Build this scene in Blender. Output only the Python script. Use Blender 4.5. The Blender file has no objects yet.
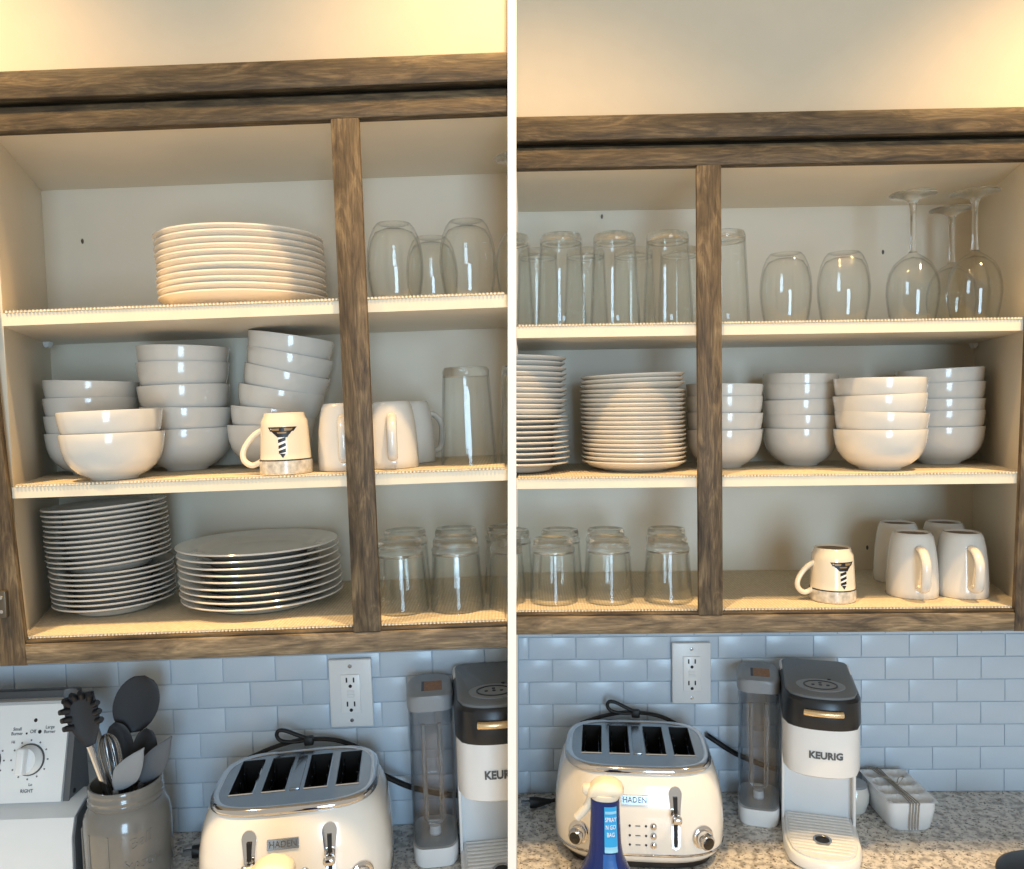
import bpy, bmesh, math, random
from mathutils import Matrix, Vector
random.seed(7)
S = bpy.context.scene
COL = S.collection
R = math.radians

# ------------------------------------------------------------------ camera, world, lights, exposure
cam_d = bpy.data.cameras.new('camera'); cam = bpy.data.objects.new('camera', cam_d); COL.objects.link(cam)
cam.location = (0, -1.23, 1.661)
cam.rotation_euler = (R(90) - math.atan(29.5 / 800.0), 0, 0)
cam_d.sensor_fit = 'HORIZONTAL'; cam_d.sensor_width = 36.0; cam_d.lens = 36.0 * 800.0 / 1024.0
cam_d.clip_start = 0.02
S.camera = cam
w = bpy.data.worlds.new('room_light'); S.world = w; w.use_nodes = True
bg = w.node_tree.nodes['Background']; bg.inputs[0].default_value = (1.0, 0.90, 0.75, 1); bg.inputs[1].default_value = 0.57
def area(name, loc, rot, sx, sy, power, col):
    d = bpy.data.lights.new(name, 'AREA'); d.shape = 'RECTANGLE'; d.size = sx; d.size_y = sy; d.energy = power; d.color = col
    o = bpy.data.objects.new(name, d); COL.objects.link(o); o.location = loc; o.rotation_euler = rot; return o
area('window_daylight', (0.5, -3.4, 1.40), (R(90), 0, R(8)), 0.8, 1.5, 56, (0.52, 0.77, 1.0))
def downlight(x, y, z, power):
    d = bpy.data.lights.new('ceiling_downlight', 'SPOT'); d.energy = power; d.color = (1.0, 0.64, 0.28); d.spot_size = R(104); d.spot_blend = 1.0
    d.shadow_soft_size = 0.03
    o = bpy.data.objects.new('ceiling_downlight', d); COL.objects.link(o); o.location = (x, y, z); return o
downlight(-0.86, -0.46, 2.66, 94)
downlight(0.02, -0.42, 2.66, 72)
downlight(0.90, -0.34, 2.66, 94)
S.view_settings.view_transform = 'Standard'; S.view_settings.look = 'None'; S.view_settings.gamma = 1.0
S.view_settings.use_curve_mapping = False; S.view_settings.exposure = 0.0
S.cycles.max_bounces = 14; S.cycles.transparent_max_bounces = 32; S.cycles.transmission_bounces = 14

# ------------------------------------------------------------------ the two kitchen bays (rigid frames: u right, v into the wall, w up)
def frame(x, y, z, yaw, roll): return Matrix.Translation((x, y, z)) @ Matrix.Rotation(yaw, 4, 'Z') @ Matrix.Rotation(-roll, 4, 'Y')
UL = frame(-0.2095, -0.1429, 1.6828, -0.0017, 0.0371)
UR = frame(0.3044, 0.0085, 1.6658, -0.0180, 0.0134)
def seam_l(w): return 0.2035 + 0.0371 * w
def seam_r(w): return -0.2985 + 0.0134 * w
SIDE = {id(UL): 'left', id(UR): 'right'}

# ------------------------------------------------------------------ materials
def rgb(h): 
    h = h.lstrip('#'); c = [int(h[i:i+2], 16) / 255 for i in (0, 2, 4)]
    return tuple(((x / 12.92) if x <= 0.04045 else ((x + 0.055) / 1.055) ** 2.4) for x in c) + (1,)
MATS = {}
def mat(name, col, rough=0.5, metal=0.0, var=0.06, scale=30, bump=0.0, bscale=200, coat=0.0, spec=0.5, ior=None, trans=0.0, sub=0.0):
    m = bpy.data.materials.new(name); m.use_nodes = True; nt = m.node_tree; b = nt.nodes['Principled BSDF']
    c = rgb(col) if isinstance(col, str) else col
    tc = nt.nodes.new('ShaderNodeTexCoord'); nz = nt.nodes.new('ShaderNodeTexNoise'); nz.inputs['Scale'].default_value = scale; nz.inputs['Detail'].default_value = 3
    nt.links.new(tc.outputs['Object'], nz.inputs['Vector'])
    rp = nt.nodes.new('ShaderNodeValToRGB'); rp.color_ramp.elements[0].position = 0.3; rp.color_ramp.elements[1].position = 0.7
    rp.color_ramp.elements[0].color = tuple(x * (1 - var) for x in c[:3]) + (1,); rp.color_ramp.elements[1].color = tuple(min(1, x * (1 + var)) for x in c[:3]) + (1,)
    nt.links.new(nz.outputs['Fac'], rp.inputs['Fac']); nt.links.new(rp.outputs['Color'], b.inputs['Base Color'])
    b.inputs['Roughness'].default_value = rough; b.inputs['Metallic'].default_value = metal
    b.inputs['Coat Weight'].default_value = coat; b.inputs['Coat Roughness'].default_value = 0.05; b.inputs['Specular IOR Level'].default_value = spec
    b.inputs['Transmission Weight'].default_value = trans
    if ior: b.inputs['IOR'].default_value = ior
    if bump:
        n2 = nt.nodes.new('ShaderNodeTexNoise'); n2.inputs['Scale'].default_value = bscale; n2.inputs['Detail'].default_value = 4
        nt.links.new(tc.outputs['Object'], n2.inputs['Vector'])
        bp = nt.nodes.new('ShaderNodeBump'); bp.inputs['Strength'].default_value = bump; bp.inputs['Distance'].default_value = 0.002
        nt.links.new(n2.outputs['Fac'], bp.inputs['Height']); nt.links.new(bp.outputs['Normal'], b.inputs['Normal'])
    MATS[name] = m; return m
def wood(name, axis, c0, c1, c2):
    m = bpy.data.materials.new(name); m.use_nodes = True; nt = m.node_tree; b = nt.nodes['Principled BSDF']
    tc = nt.nodes.new('ShaderNodeTexCoord'); mp = nt.nodes.new('ShaderNodeMapping')
    sc = [1, 1, 1]; sc = [22, 22, 22]; sc[axis] = 4.0; mp.inputs['Scale'].default_value = sc
    nt.links.new(tc.outputs['Object'], mp.inputs['Vector'])
    n1 = nt.nodes.new('ShaderNodeTexNoise'); n1.inputs['Scale'].default_value = 2.2; n1.inputs['Detail'].default_value = 8; n1.inputs['Roughness'].default_value = 0.65; n1.inputs['Distortion'].default_value = 1.4
    nt.links.new(mp.outputs['Vector'], n1.inputs['Vector'])
    mp2 = nt.nodes.new('ShaderNodeMapping'); s2 = [420, 420, 420]; s2[axis] = 34; mp2.inputs['Scale'].default_value = s2
    nt.links.new(tc.outputs['Object'], mp2.inputs['Vector'])
    n2 = nt.nodes.new('ShaderNodeTexNoise'); n2.inputs['Scale'].default_value = 1.0; n2.inputs['Detail'].default_value = 3; nt.links.new(mp2.outputs['Vector'], n2.inputs['Vector'])
    rp = nt.nodes.new('ShaderNodeValToRGB'); e = rp.color_ramp.elements
    e[0].position = 0.32; e[0].color = rgb(c0); e[1].position = 0.68; e[1].color = rgb(c2); k = e.new(0.5); k.color = rgb(c1)
    nt.links.new(n1.outputs['Fac'], rp.inputs['Fac'])
    mx = nt.nodes.new('ShaderNodeMix'); mx.data_type = 'RGBA'; mx.blend_type = 'OVERLAY'; mx.inputs[0].default_value = 0.55
    r2 = nt.nodes.new('ShaderNodeValToRGB'); r2.color_ramp.elements[0].position = 0.35; r2.color_ramp.elements[1].position = 0.65; r2.color_ramp.elements[0].color = (0.22, 0.22, 0.22, 1); r2.color_ramp.elements[1].color = (0.72, 0.72, 0.72, 1)
    nt.links.new(n2.outputs['Fac'], r2.inputs['Fac'])
    nt.links.new(rp.outputs['Color'], mx.inputs[6]); nt.links.new(r2.outputs['Color'], mx.inputs[7]); nt.links.new(mx.outputs[2], b.inputs['Base Color'])
    bp = nt.nodes.new('ShaderNodeBump'); bp.inputs['Strength'].default_value = 0.25; bp.inputs['Distance'].default_value = 0.001
    nt.links.new(n2.outputs['Fac'], bp.inputs['Height']); nt.links.new(bp.outputs['Normal'], b.inputs['Normal'])
    b.inputs['Roughness'].default_value = 0.62; MATS[name] = m
wood('wood_h', 0, '#281f13', '#4a3c28', '#6e5c41')
wood('wood_v', 2, '#2e2519', '#5a4b37', '#857357')
wood('wood_rail', 0, '#4c4132', '#72634d', '#968468')
mat('soffit_paint', '#cfc1aa', 0.85, var=0.015, bump=0.05, bscale=90)
mat('seam_panel_white', '#f4f4f2', 0.8, var=0.01)
mat('melamine', '#e3d9c6', 0.42, var=0.03, scale=6)
mat('melamine_edge', '#e6dcc6', 0.5, var=0.03)
mat('porcelain', '#dcd8d0', 0.16, var=0.015, coat=0.5)
mat('porcelain_cream', '#e8e0d2', 0.2, var=0.015, coat=0.4)
mat('mug_cream', '#e9dcc5', 0.18, var=0.015, coat=0.5)
mat('mug_band', '#c9c2b4', 0.25, var=0.3, scale=120, coat=0.4)
mat('print_black', '#17161a', 0.4); mat('print_ochre', '#8d7652', 0.4); mat('print_white', '#f3f3f0', 0.4)
mat('print_grey', '#55585c', 0.5)
mat('unglazed', '#8d7f70', 0.8)
mat('chrome', '#d6d6d8', 0.07, 1.0, var=0.0); mat('steel', '#a8acb0', 0.24, 1.0, var=0.04)
mat('toaster_cream', '#eceae4', 0.16, var=0.01, coat=0.7)
mat('black_plastic', '#101114', 0.35); mat('black_gloss', '#0b0c0f', 0.12, coat=0.5); mat('slot_black', '#08080a', 0.6)
mat('black_silicone', '#15181f', 0.55); mat('grey_silicone', '#8a9198', 0.55); mat('dark_grey_silicone', '#5e646b', 0.55)
mat('white_plastic', '#e9ebec', 0.3, var=0.01); mat('cool_white_plastic', '#dfe3e6', 0.38, var=0.01); mat('grey_lid', '#8b9197', 0.38, var=0.03, scale=400)
mat('slate_lid', '#6d7378', 0.42, var=0.04, scale=400); mat('charcoal_band', '#2c2f33', 0.3, metal=0.3)
mat('pale_gold', '#e3c9a0', 0.25, 0.8)
mat('sticker_brown', '#9a6a35', 0.5, var=0.35, scale=250)
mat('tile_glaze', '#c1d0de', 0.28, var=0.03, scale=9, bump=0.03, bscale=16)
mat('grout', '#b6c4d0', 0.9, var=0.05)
mat('stove_enamel', '#e8eef2', 0.18, var=0.01, coat=0.4); mat('stove_side', '#5a5e62', 0.4); mat('stove_vent', '#4a4d50', 0.5)
mat('crock_glaze', '#7b7a76', 0.2, var=0.08, scale=25, coat=0.6)
mat('twine', '#9a9388', 0.9, var=0.2, scale=300)
mat('bottle_blue', '#0a2668', 0.25, var=0.03); mat('label_blue', '#2aa4ea', 0.35, var=0.02); mat('label_mid', '#1a57a8', 0.35, var=0.1, scale=120); mat('label_pale', '#8fd0f4', 0.35); mat('trigger_cream', '#ece3d0', 0.4, var=0.02)
mat('plug_black', '#0d0d0e', 0.5); mat('outlet_white', '#dfe2e4', 0.3, var=0.01)
mat('dull_metal', '#6e675c', 0.4, 0.8)
def glass(name, tint, rough=0.0, ior=1.45, edge=0.35, solid=0.0):
    m = bpy.data.materials.new(name); m.use_nodes = True; nt = m.node_tree; nt.nodes.clear()
    out = nt.nodes.new('ShaderNodeOutputMaterial'); g = nt.nodes.new('ShaderNodeBsdfGlass'); g.inputs['Color'].default_value = tint; g.inputs['IOR'].default_value = ior; g.inputs['Roughness'].default_value = rough
    nz = nt.nodes.new('ShaderNodeTexNoise'); nz.inputs['Scale'].default_value = 30; bp = nt.nodes.new('ShaderNodeBump'); bp.inputs['Strength'].default_value = 0.05; bp.inputs['Distance'].default_value = 0.002
    nt.links.new(nz.outputs['Fac'], bp.inputs['Height']); nt.links.new(bp.outputs['Normal'], g.inputs['Normal']); # a thin wall: reflection by Fresnel, absorption growing with the path through the glass; plus a share of true refraction
    tr = nt.nodes.new('ShaderNodeBsdfTransparent'); lw = nt.nodes.new('ShaderNodeLayerWeight'); lw.inputs['Blend'].default_value = 0.5
    rp = nt.nodes.new('ShaderNodeValToRGB'); e = rp.color_ramp.elements; e[0].position = 0.58; e[0].color = tint; e[1].position = 1.0; e[1].color = tuple(edge*c for c in tint[:3]) + (1,)
    k = e.new(0.88); k.color = tuple((0.55+0.45*edge**0.3)*c for c in tint[:3]) + (1,)
    nt.links.new(lw.outputs['Facing'], rp.inputs['Fac']); nt.links.new(rp.outputs[0], tr.inputs['Color'])
    fr = nt.nodes.new('ShaderNodeFresnel'); ge = nt.nodes.new('ShaderNodeNewGeometry'); mr = nt.nodes.new('ShaderNodeMapRange')
    mr.inputs['To Min'].default_value = 1.5; mr.inputs['To Max'].default_value = 1/1.5; nt.links.new(ge.outputs['Backfacing'], mr.inputs['Value']); nt.links.new(mr.outputs[0], fr.inputs['IOR'])
    gl = nt.nodes.new('ShaderNodeBsdfGlossy'); gl.inputs['Roughness'].default_value = 0.015
    m1 = nt.nodes.new('ShaderNodeMixShader'); nt.links.new(fr.outputs[0], m1.inputs[0]); nt.links.new(tr.outputs[0], m1.inputs[1]); nt.links.new(gl.outputs[0], m1.inputs[2])
    mx = nt.nodes.new('ShaderNodeMixShader'); mx.inputs[0].default_value = solid
    nt.links.new(m1.outputs[0], mx.inputs[1]); nt.links.new(g.outputs[0], mx.inputs[2]); nt.links.new(mx.outputs[0], out.inputs[0])
    MATS[name] = m
glass('glass', (0.99, 0.995, 0.99, 1), ior=1.33)
glass('glass_solid', (0.99, 0.995, 0.99, 1), ior=1.45, solid=0.8)
glass('tank_plastic', (0.88, 0.89, 0.90, 1), ior=1.25)
def granite():
    m = bpy.data.materials.new('granite'); m.use_nodes = True; nt = m.node_tree; b = nt.nodes['Principled BSDF']
    tc = nt.nodes.new('ShaderNodeTexCoord')
    def nz(s, d=4):
        n = nt.nodes.new('ShaderNodeTexNoise'); n.inputs['Scale'].default_value = s; n.inputs['Detail'].default_value = d; nt.links.new(tc.outputs['Object'], n.inputs['Vector']); return n
    def ramp(n, p0, c0, p1, c1):
        r = nt.nodes.new('ShaderNodeValToRGB'); e = r.color_ramp.elements; e[0].position = p0; e[0].color = c0; e[1].position = p1; e[1].color = c1; nt.links.new(n.outputs['Fac'], r.inputs['Fac']); return r
    a = ramp(nz(85), 0.36, rgb('#9a9792'), 0.56, rgb('#d6d3cd'))
    k = ramp(nz(230, 2), 0.32, (0, 0, 0, 1), 0.40, (1, 1, 1, 1)); k2 = ramp(nz(150, 3), 0.63, (1, 1, 1, 1), 0.68, (0, 0, 0, 1))
    m1 = nt.nodes.new('ShaderNodeMix'); m1.data_type = 'RGBA'; nt.links.new(k.outputs[0], m1.inputs[0]); m1.inputs[6].default_value = rgb('#3f3c3a'); nt.links.new(a.outputs[0], m1.inputs[7])
    m2 = nt.nodes.new('ShaderNodeMix'); m2.data_type = 'RGBA'; nt.links.new(k2.outputs[0], m2.inputs[0]); m2.inputs[6].default_value = rgb('#7c6c5c'); nt.links.new(m1.outputs[2], m2.inputs[7])
    nt.links.new(m2.outputs[2], b.inputs['Base Color']); b.inputs['Roughness'].default_value = 0.22; MATS['granite'] = m
granite()
def liner():
    m = bpy.data.materials.new('liner'); m.use_nodes = True; nt = m.node_tree; b = nt.nodes['Principled BSDF']
    tc = nt.nodes.new('ShaderNodeTexCoord'); v = nt.nodes.new('ShaderNodeTexVoronoi'); v.inputs['Scale'].default_value = 210; v.inputs['Randomness'].default_value = 0.15
    nt.links.new(tc.outputs['Object'], v.inputs['Vector'])
    r = nt.nodes.new('ShaderNodeValToRGB'); r.color_ramp.elements[0].position = 0.3; r.color_ramp.elements[0].color = rgb('#e9dfcb'); r.color_ramp.elements[1].position = 0.75; r.color_ramp.elements[1].color = rgb('#b9ab90')
    nt.links.new(v.outputs['Distance'], r.inputs['Fac']); nt.links.new(r.outputs[0], b.inputs['Base Color'])
    bp = nt.nodes.new('ShaderNodeBump'); bp.invert = True; bp.inputs['Strength'].default_value = 0.5; bp.inputs['Distance'].default_value = 0.002
    nt.links.new(v.outputs['Distance'], bp.inputs['Height']); nt.links.new(bp.outputs['Normal'], b.inputs['Normal']); b.inputs['Roughness'].default_value = 0.9; MATS['liner'] = m
liner()

# ------------------------------------------------------------------ mesh helpers
class B:
    def __init__(s): s.v = []; s.f = []
    def add(s, v, f):
        n = len(s.v); s.v += [tuple(p) for p in v]; s.f += [tuple(i + n for i in q) for q in f]; return s
    def box(s, x0, x1, y0, y1, z0, z1):
        return s.add([(x0,y0,z0),(x1,y0,z0),(x1,y1,z0),(x0,y1,z0),(x0,y0,z1),(x1,y0,z1),(x1,y1,z1),(x0,y1,z1)], [(0,3,2,1),(4,5,6,7),(0,1,5,4),(1,2,6,5),(2,3,7,6),(3,0,4,7)])
    def rbox(s, x0, x1, y0, y1, z0, z1, r=0.003, seg=2):
        bm = bmesh.new(); bmesh.ops.create_cube(bm, size=1)
        for q in bm.verts: q.co = ((x0+x1)/2 + q.co.x*(x1-x0), (y0+y1)/2 + q.co.y*(y1-y0), (z0+z1)/2 + q.co.z*(z1-z0))
        bmesh.ops.bevel(bm, geom=bm.edges[:], offset=r, segments=seg, profile=0.5, affect='EDGES')
        bm.verts.index_update(); s.add([q.co[:] for q in bm.verts], [[q.index for q in f.verts] for f in bm.faces]); bm.free(); return s
    def lathe(s, prof, n=40, loop=False, c=(0,0,0)):
        v = []; f = []; idx = []
        for r, z in prof:
            if r < 1e-6: idx.append([len(v)]); v.append((c[0], c[1], c[2]+z))
            else:
                idx.append(list(range(len(v), len(v)+n))); v += [(c[0]+r*math.cos(2*math.pi*i/n), c[1]+r*math.sin(2*math.pi*i/n), c[2]+z) for i in range(n)]
        pairs = list(zip(idx[:-1], idx[1:])) + ([(idx[-1], idx[0])] if loop else [])
        for a, b in pairs:
            for i in range(n):
                j = (i+1) % n
                if len(a) == 1 and len(b) == 1: continue
                if len(a) == 1: f.append((a[0], b[j], b[i]))
                elif len(b) == 1: f.append((a[i], a[j], b[0]))
                else: f.append((a[i], a[j], b[j], b[i]))
        return s.add(v, f)
    def loft(s, rings, cap0=True, cap1=True, closed=False):
        n = len(rings[0]); v = [p for r in rings for p in r]; f = []
        m = len(rings)
        for k in range(m if closed else m-1):
            for i in range(n):
                j = (i+1) % n; q = (k+1) % m; f.append((k*n+i, k*n+j, q*n+j, q*n+i))
        if cap0 and not closed: f.append(tuple(range(n))[::-1])
        if cap1 and not closed: f.append(tuple((m-1)*n+i for i in range(n)))
        return s.add(v, f)
    def tube(s, pts, r, n=8, closed=False, flat=1.0):
        pts = [Vector(p) for p in pts]; rings = []; m = len(pts)
        rad = r if isinstance(r, (list, tuple)) else [r]*m
        up = None
        for k, p in enumerate(pts):
            t = (pts[(k+1) % m] - pts[k-1]) if closed else (pts[min(k+1, m-1)] - pts[max(k-1, 0)])
            t.normalize()
            if up is None: up = Vector((0,0,1)) if abs(t.z) < 0.9 else Vector((0,1,0))
            a = t.cross(up).normalized(); up = a.cross(t).normalized()
            rings.append([p + a*rad[k]*math.cos(2*math.pi*i/n) + up*rad[k]*flat*math.sin(2*math.pi*i/n) for i in range(n)])
        return s.loft(rings, closed=closed)
    def prism(s, poly, f0, f1):
        n = len(poly); v = [f0(*p) for p in poly] + [f1(*p) for p in poly]
        return s.add(v, [tuple(range(n))[::-1], tuple(range(n, 2*n))] + [(i, (i+1) % n, n+(i+1) % n, n+i) for i in range(n)])
    def ball(s, c, rx, ry, rz, n=20, m=10):
        pr = [(math.sin(math.pi*k/m), -math.cos(math.pi*k/m)) for k in range(m+1)]; pr[0] = (0,-1); pr[-1] = (0,1)
        t = B().lathe(pr, n); return s.add([(c[0]+x*rx, c[1]+y*ry, c[2]+z*rz) for x, y, z in t.v], t.f)
    def move(s, fn): s.v = [tuple(fn(*p)) for p in s.v]; return s
    def mesh(s, name, m, smooth=38, recalc=True):
        me = bpy.data.meshes.new(name); me.from_pydata(s.v, [], s.f)
        if recalc:
            bm = bmesh.new(); bm.from_mesh(me); bmesh.ops.recalc_face_normals(bm, faces=bm.faces[:]); bm.to_mesh(me); bm.free()
        me.materials.append(MATS[m])
        if smooth:
            me.polygons.foreach_set('use_smooth', [True]*len(me.polygons)); me.set_sharp_from_angle(angle=R(smooth))
        me.update(); return me
def smooth_path(pts, k=6):
    pts = [Vector(p) for p in pts]; out = []
    for i in range(len(pts)-1):
        p0 = pts[max(i-1,0)]; p1 = pts[i]; p2 = pts[i+1]; p3 = pts[min(i+2,len(pts)-1)]
        for j in range(k):
            t = j/k; out.append(0.5*((2*p1)+(p2-p0)*t+(2*p0-5*p1+4*p2-p3)*t*t+(3*p1-p0-3*p2+p3)*t**3))
    out.append(pts[-1]); return out
def se(a, b, z, n=3.6, N=64, cx=0, cy=0):
    o = []
    for i in range(N):
        t = 2*math.pi*i/N; c, q = math.cos(t), math.sin(t)
        o.append((cx + a*math.copysign(abs(c)**(2/n), c), cy + b*math.copysign(abs(q)**(2/n), q), z))
    return o
def text_b(txt, size, depth=0.0004, align='CENTER', off=0.0):
    cu = bpy.data.curves.new('t', 'FONT'); cu.body = txt; cu.size = size; cu.extrude = depth; cu.offset = off; cu.align_x = align; cu.align_y = 'CENTER'; cu.resolution_u = 2
    o = bpy.data.objects.new('t', cu); COL.objects.link(o); bpy.context.view_layer.update()
    me = bpy.data.meshes.new_from_object(o.evaluated_get(bpy.context.evaluated_depsgraph_get()))
    b = B().add([q.co[:] for q in me.vertices], [tuple(p.vertices) for p in me.polygons])
    bpy.data.objects.remove(o); bpy.data.curves.remove(cu); bpy.data.meshes.remove(me); return b
def front(x, y, z): return (x, -z, y)          # text plane -> facing -v
def tag(o, label, cat, group=None):
    o['label'] = label; o['category'] = cat
    if group: o['group'] = group
    return o
def link(name, me, M): o = bpy.data.objects.new(name, me); COL.objects.link(o); o.matrix_basis = M; return o
def loc(U, u, v, w, rz=0, rx=0, ry=0): return U @ Matrix.Translation((u, v, w)) @ Matrix.Rotation(R(rz), 4, 'Z') @ Matrix.Rotation(R(ry), 4, 'Y') @ Matrix.Rotation(R(rx), 4, 'X')
def thing(name, label, cat, M, group=None): return tag(link(name, None, M), label, cat, group)
def part(name, b, m, parent, smooth=38, M=None, label=None):
    me = b if isinstance(b, bpy.types.Mesh) else b.mesh(name, m, smooth)
    o = link(name, me, M or Matrix()); o.parent = parent
    if label: o['label'] = label
    return o
def struct(name, b, m, M, smooth=38):
    o = link(name, b.mesh(name, m, smooth) if b else None, M); o['kind'] = 'structure'; return o
def world_of(o): return (world_of(o.parent) if o.parent else Matrix()) @ o.matrix_basis
def clip(root, side):
    """trim a thing that butts against the added white seam panel: it ends flush with the panel face"""
    x = -0.0062 if side == 'left' else 0.0062; sg = 1 if side == 'left' else -1
    for o in [root] + list(root.children_recursive):
        if o.type != 'MESH': continue
        Mi = world_of(o).inverted(); co = Mi @ Vector((x, 0, 1.6)); no = (Mi.to_3x3() @ Vector((sg, 0, 0))).normalized()
        if max((p.co - co).dot(no) for p in o.data.vertices) < 0: continue
        me = o.data.copy(); bm = bmesh.new(); bm.from_mesh(me)
        g = bmesh.ops.bisect_plane(bm, geom=bm.verts[:]+bm.edges[:]+bm.faces[:], plane_co=co, plane_no=no, clear_outer=True)
        ed = [e for e in g['geom_cut'] if isinstance(e, bmesh.types.BMEdge)]
        if ed:
            try: bmesh.ops.triangle_fill(bm, edges=ed, use_beauty=True)
            except Exception: pass
        if not bm.faces: bm.free(); bpy.data.objects.remove(o); continue
        bm.to_mesh(me); bm.free(); o.data = me
    return root
NTH = ['bottom', 'second from bottom', 'third from bottom', 'fourth from bottom', 'fifth from bottom', 'sixth from bottom', 'seventh from bottom', 'eighth from bottom', 'ninth from bottom', 'tenth from bottom', 'eleventh from bottom', 'twelfth from bottom', 'thirteenth from bottom', 'fourteenth from bottom', 'fifteenth from bottom', 'sixteenth from bottom', 'seventeenth from bottom', 'eighteenth from bottom', 'nineteenth from bottom', 'twentieth from bottom', 'twenty-first from bottom', 'twenty-second from bottom']
def nth(i, n): return 'top' if i == n-1 else NTH[i]

# ------------------------------------------------------------------ structure: soffits, backsplashes, added seam panel
def wall_poly(u0, u1, w0, w1, v0, v1, cut):
    # rectangle whose seam side follows the plumb seam panel
    if cut == 'right': poly = [(u0, w0), (seam_l(w0), w0), (seam_l(w1), w1), (u0, w1)]
    else: poly = [(seam_r(w0), w0), (u1, w0), (u1, w1), (seam_r(w1), w1)]
    return B().prism(poly, lambda a, c: (a, v0, c), lambda a, c: (a, v1, c))
struct('wall_soffit_left', wall_poly(-1.1, 0, 0.4090, 1.0, 0.012, 0.33, 'right'), 'soffit_paint', UL)
struct('wall_soffit_right', wall_poly(0, 1.05, 0.4090, 1.0, 0.012, 0.33, 'left'), 'soffit_paint', UR)
struct('added_seam_panel', B().box(-0.0056, 0.0056, -0.165, 0.33, 0.80, 2.75), 'seam_panel_white', Matrix())  # white strip added for the border between the two bays, no real wall
TW, TH, G = 0.0918, 0.0441, 0.0020
def tile_mesh(wd, ht):
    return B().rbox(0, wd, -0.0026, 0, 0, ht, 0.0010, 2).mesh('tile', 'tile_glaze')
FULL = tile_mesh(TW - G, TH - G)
def backsplash(name, U, u0, u1, phase, side):
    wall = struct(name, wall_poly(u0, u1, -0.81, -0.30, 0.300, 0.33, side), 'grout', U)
    for r in range(10):
        w0 = -0.7605 + r*TH; a = phase + (TW/2 if r % 2 else 0)
        lo = u0 if side == 'right' else seam_r(w0) + 0.002; hi = seam_l(w0) - 0.002 if side == 'right' else u1
        k = math.floor((lo - a)/TW)
        while a + k*TW < hi:
            x0 = a + k*TW; x1 = x0 + TW - G; k += 1
            c0, c1 = max(x0, lo), min(x1, hi)
            if c1 - c0 < 0.008: continue
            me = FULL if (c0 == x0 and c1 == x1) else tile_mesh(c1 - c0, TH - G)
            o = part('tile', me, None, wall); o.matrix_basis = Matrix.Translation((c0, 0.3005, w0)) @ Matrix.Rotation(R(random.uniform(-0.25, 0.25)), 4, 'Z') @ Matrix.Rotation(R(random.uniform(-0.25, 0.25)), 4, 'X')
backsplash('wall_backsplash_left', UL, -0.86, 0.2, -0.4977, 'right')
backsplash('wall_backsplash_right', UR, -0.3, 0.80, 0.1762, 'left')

# ------------------------------------------------------------------ worktops
def worktop(U, u0, u1, side, label):
    if side == 'right': poly = [(u0, -0.36), (seam_l(-0.75)-0.001, -0.36), (seam_l(-0.75)-0.001, 0.299), (u0, 0.299)]
    else: poly = [(seam_r(-0.75)+0.001, -0.36), (u1, -0.36), (u1, 0.299), (seam_r(-0.75)+0.001, 0.299)]
    b = B().prism(poly, lambda a, c: (a, c, -0.800), lambda a, c: (a, c, -0.762))
    tag(link('worktop', b.mesh('worktop', 'granite'), U), label, 'worktop', 'speckled stone worktops')
worktop(UL, -0.492, 0, 'right', 'speckled grey stone worktop under the left toaster, beside the white stove')
worktop(UR, 0, 0.80, 'left', 'speckled stone worktop under the right toaster and white egg tray')

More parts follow.
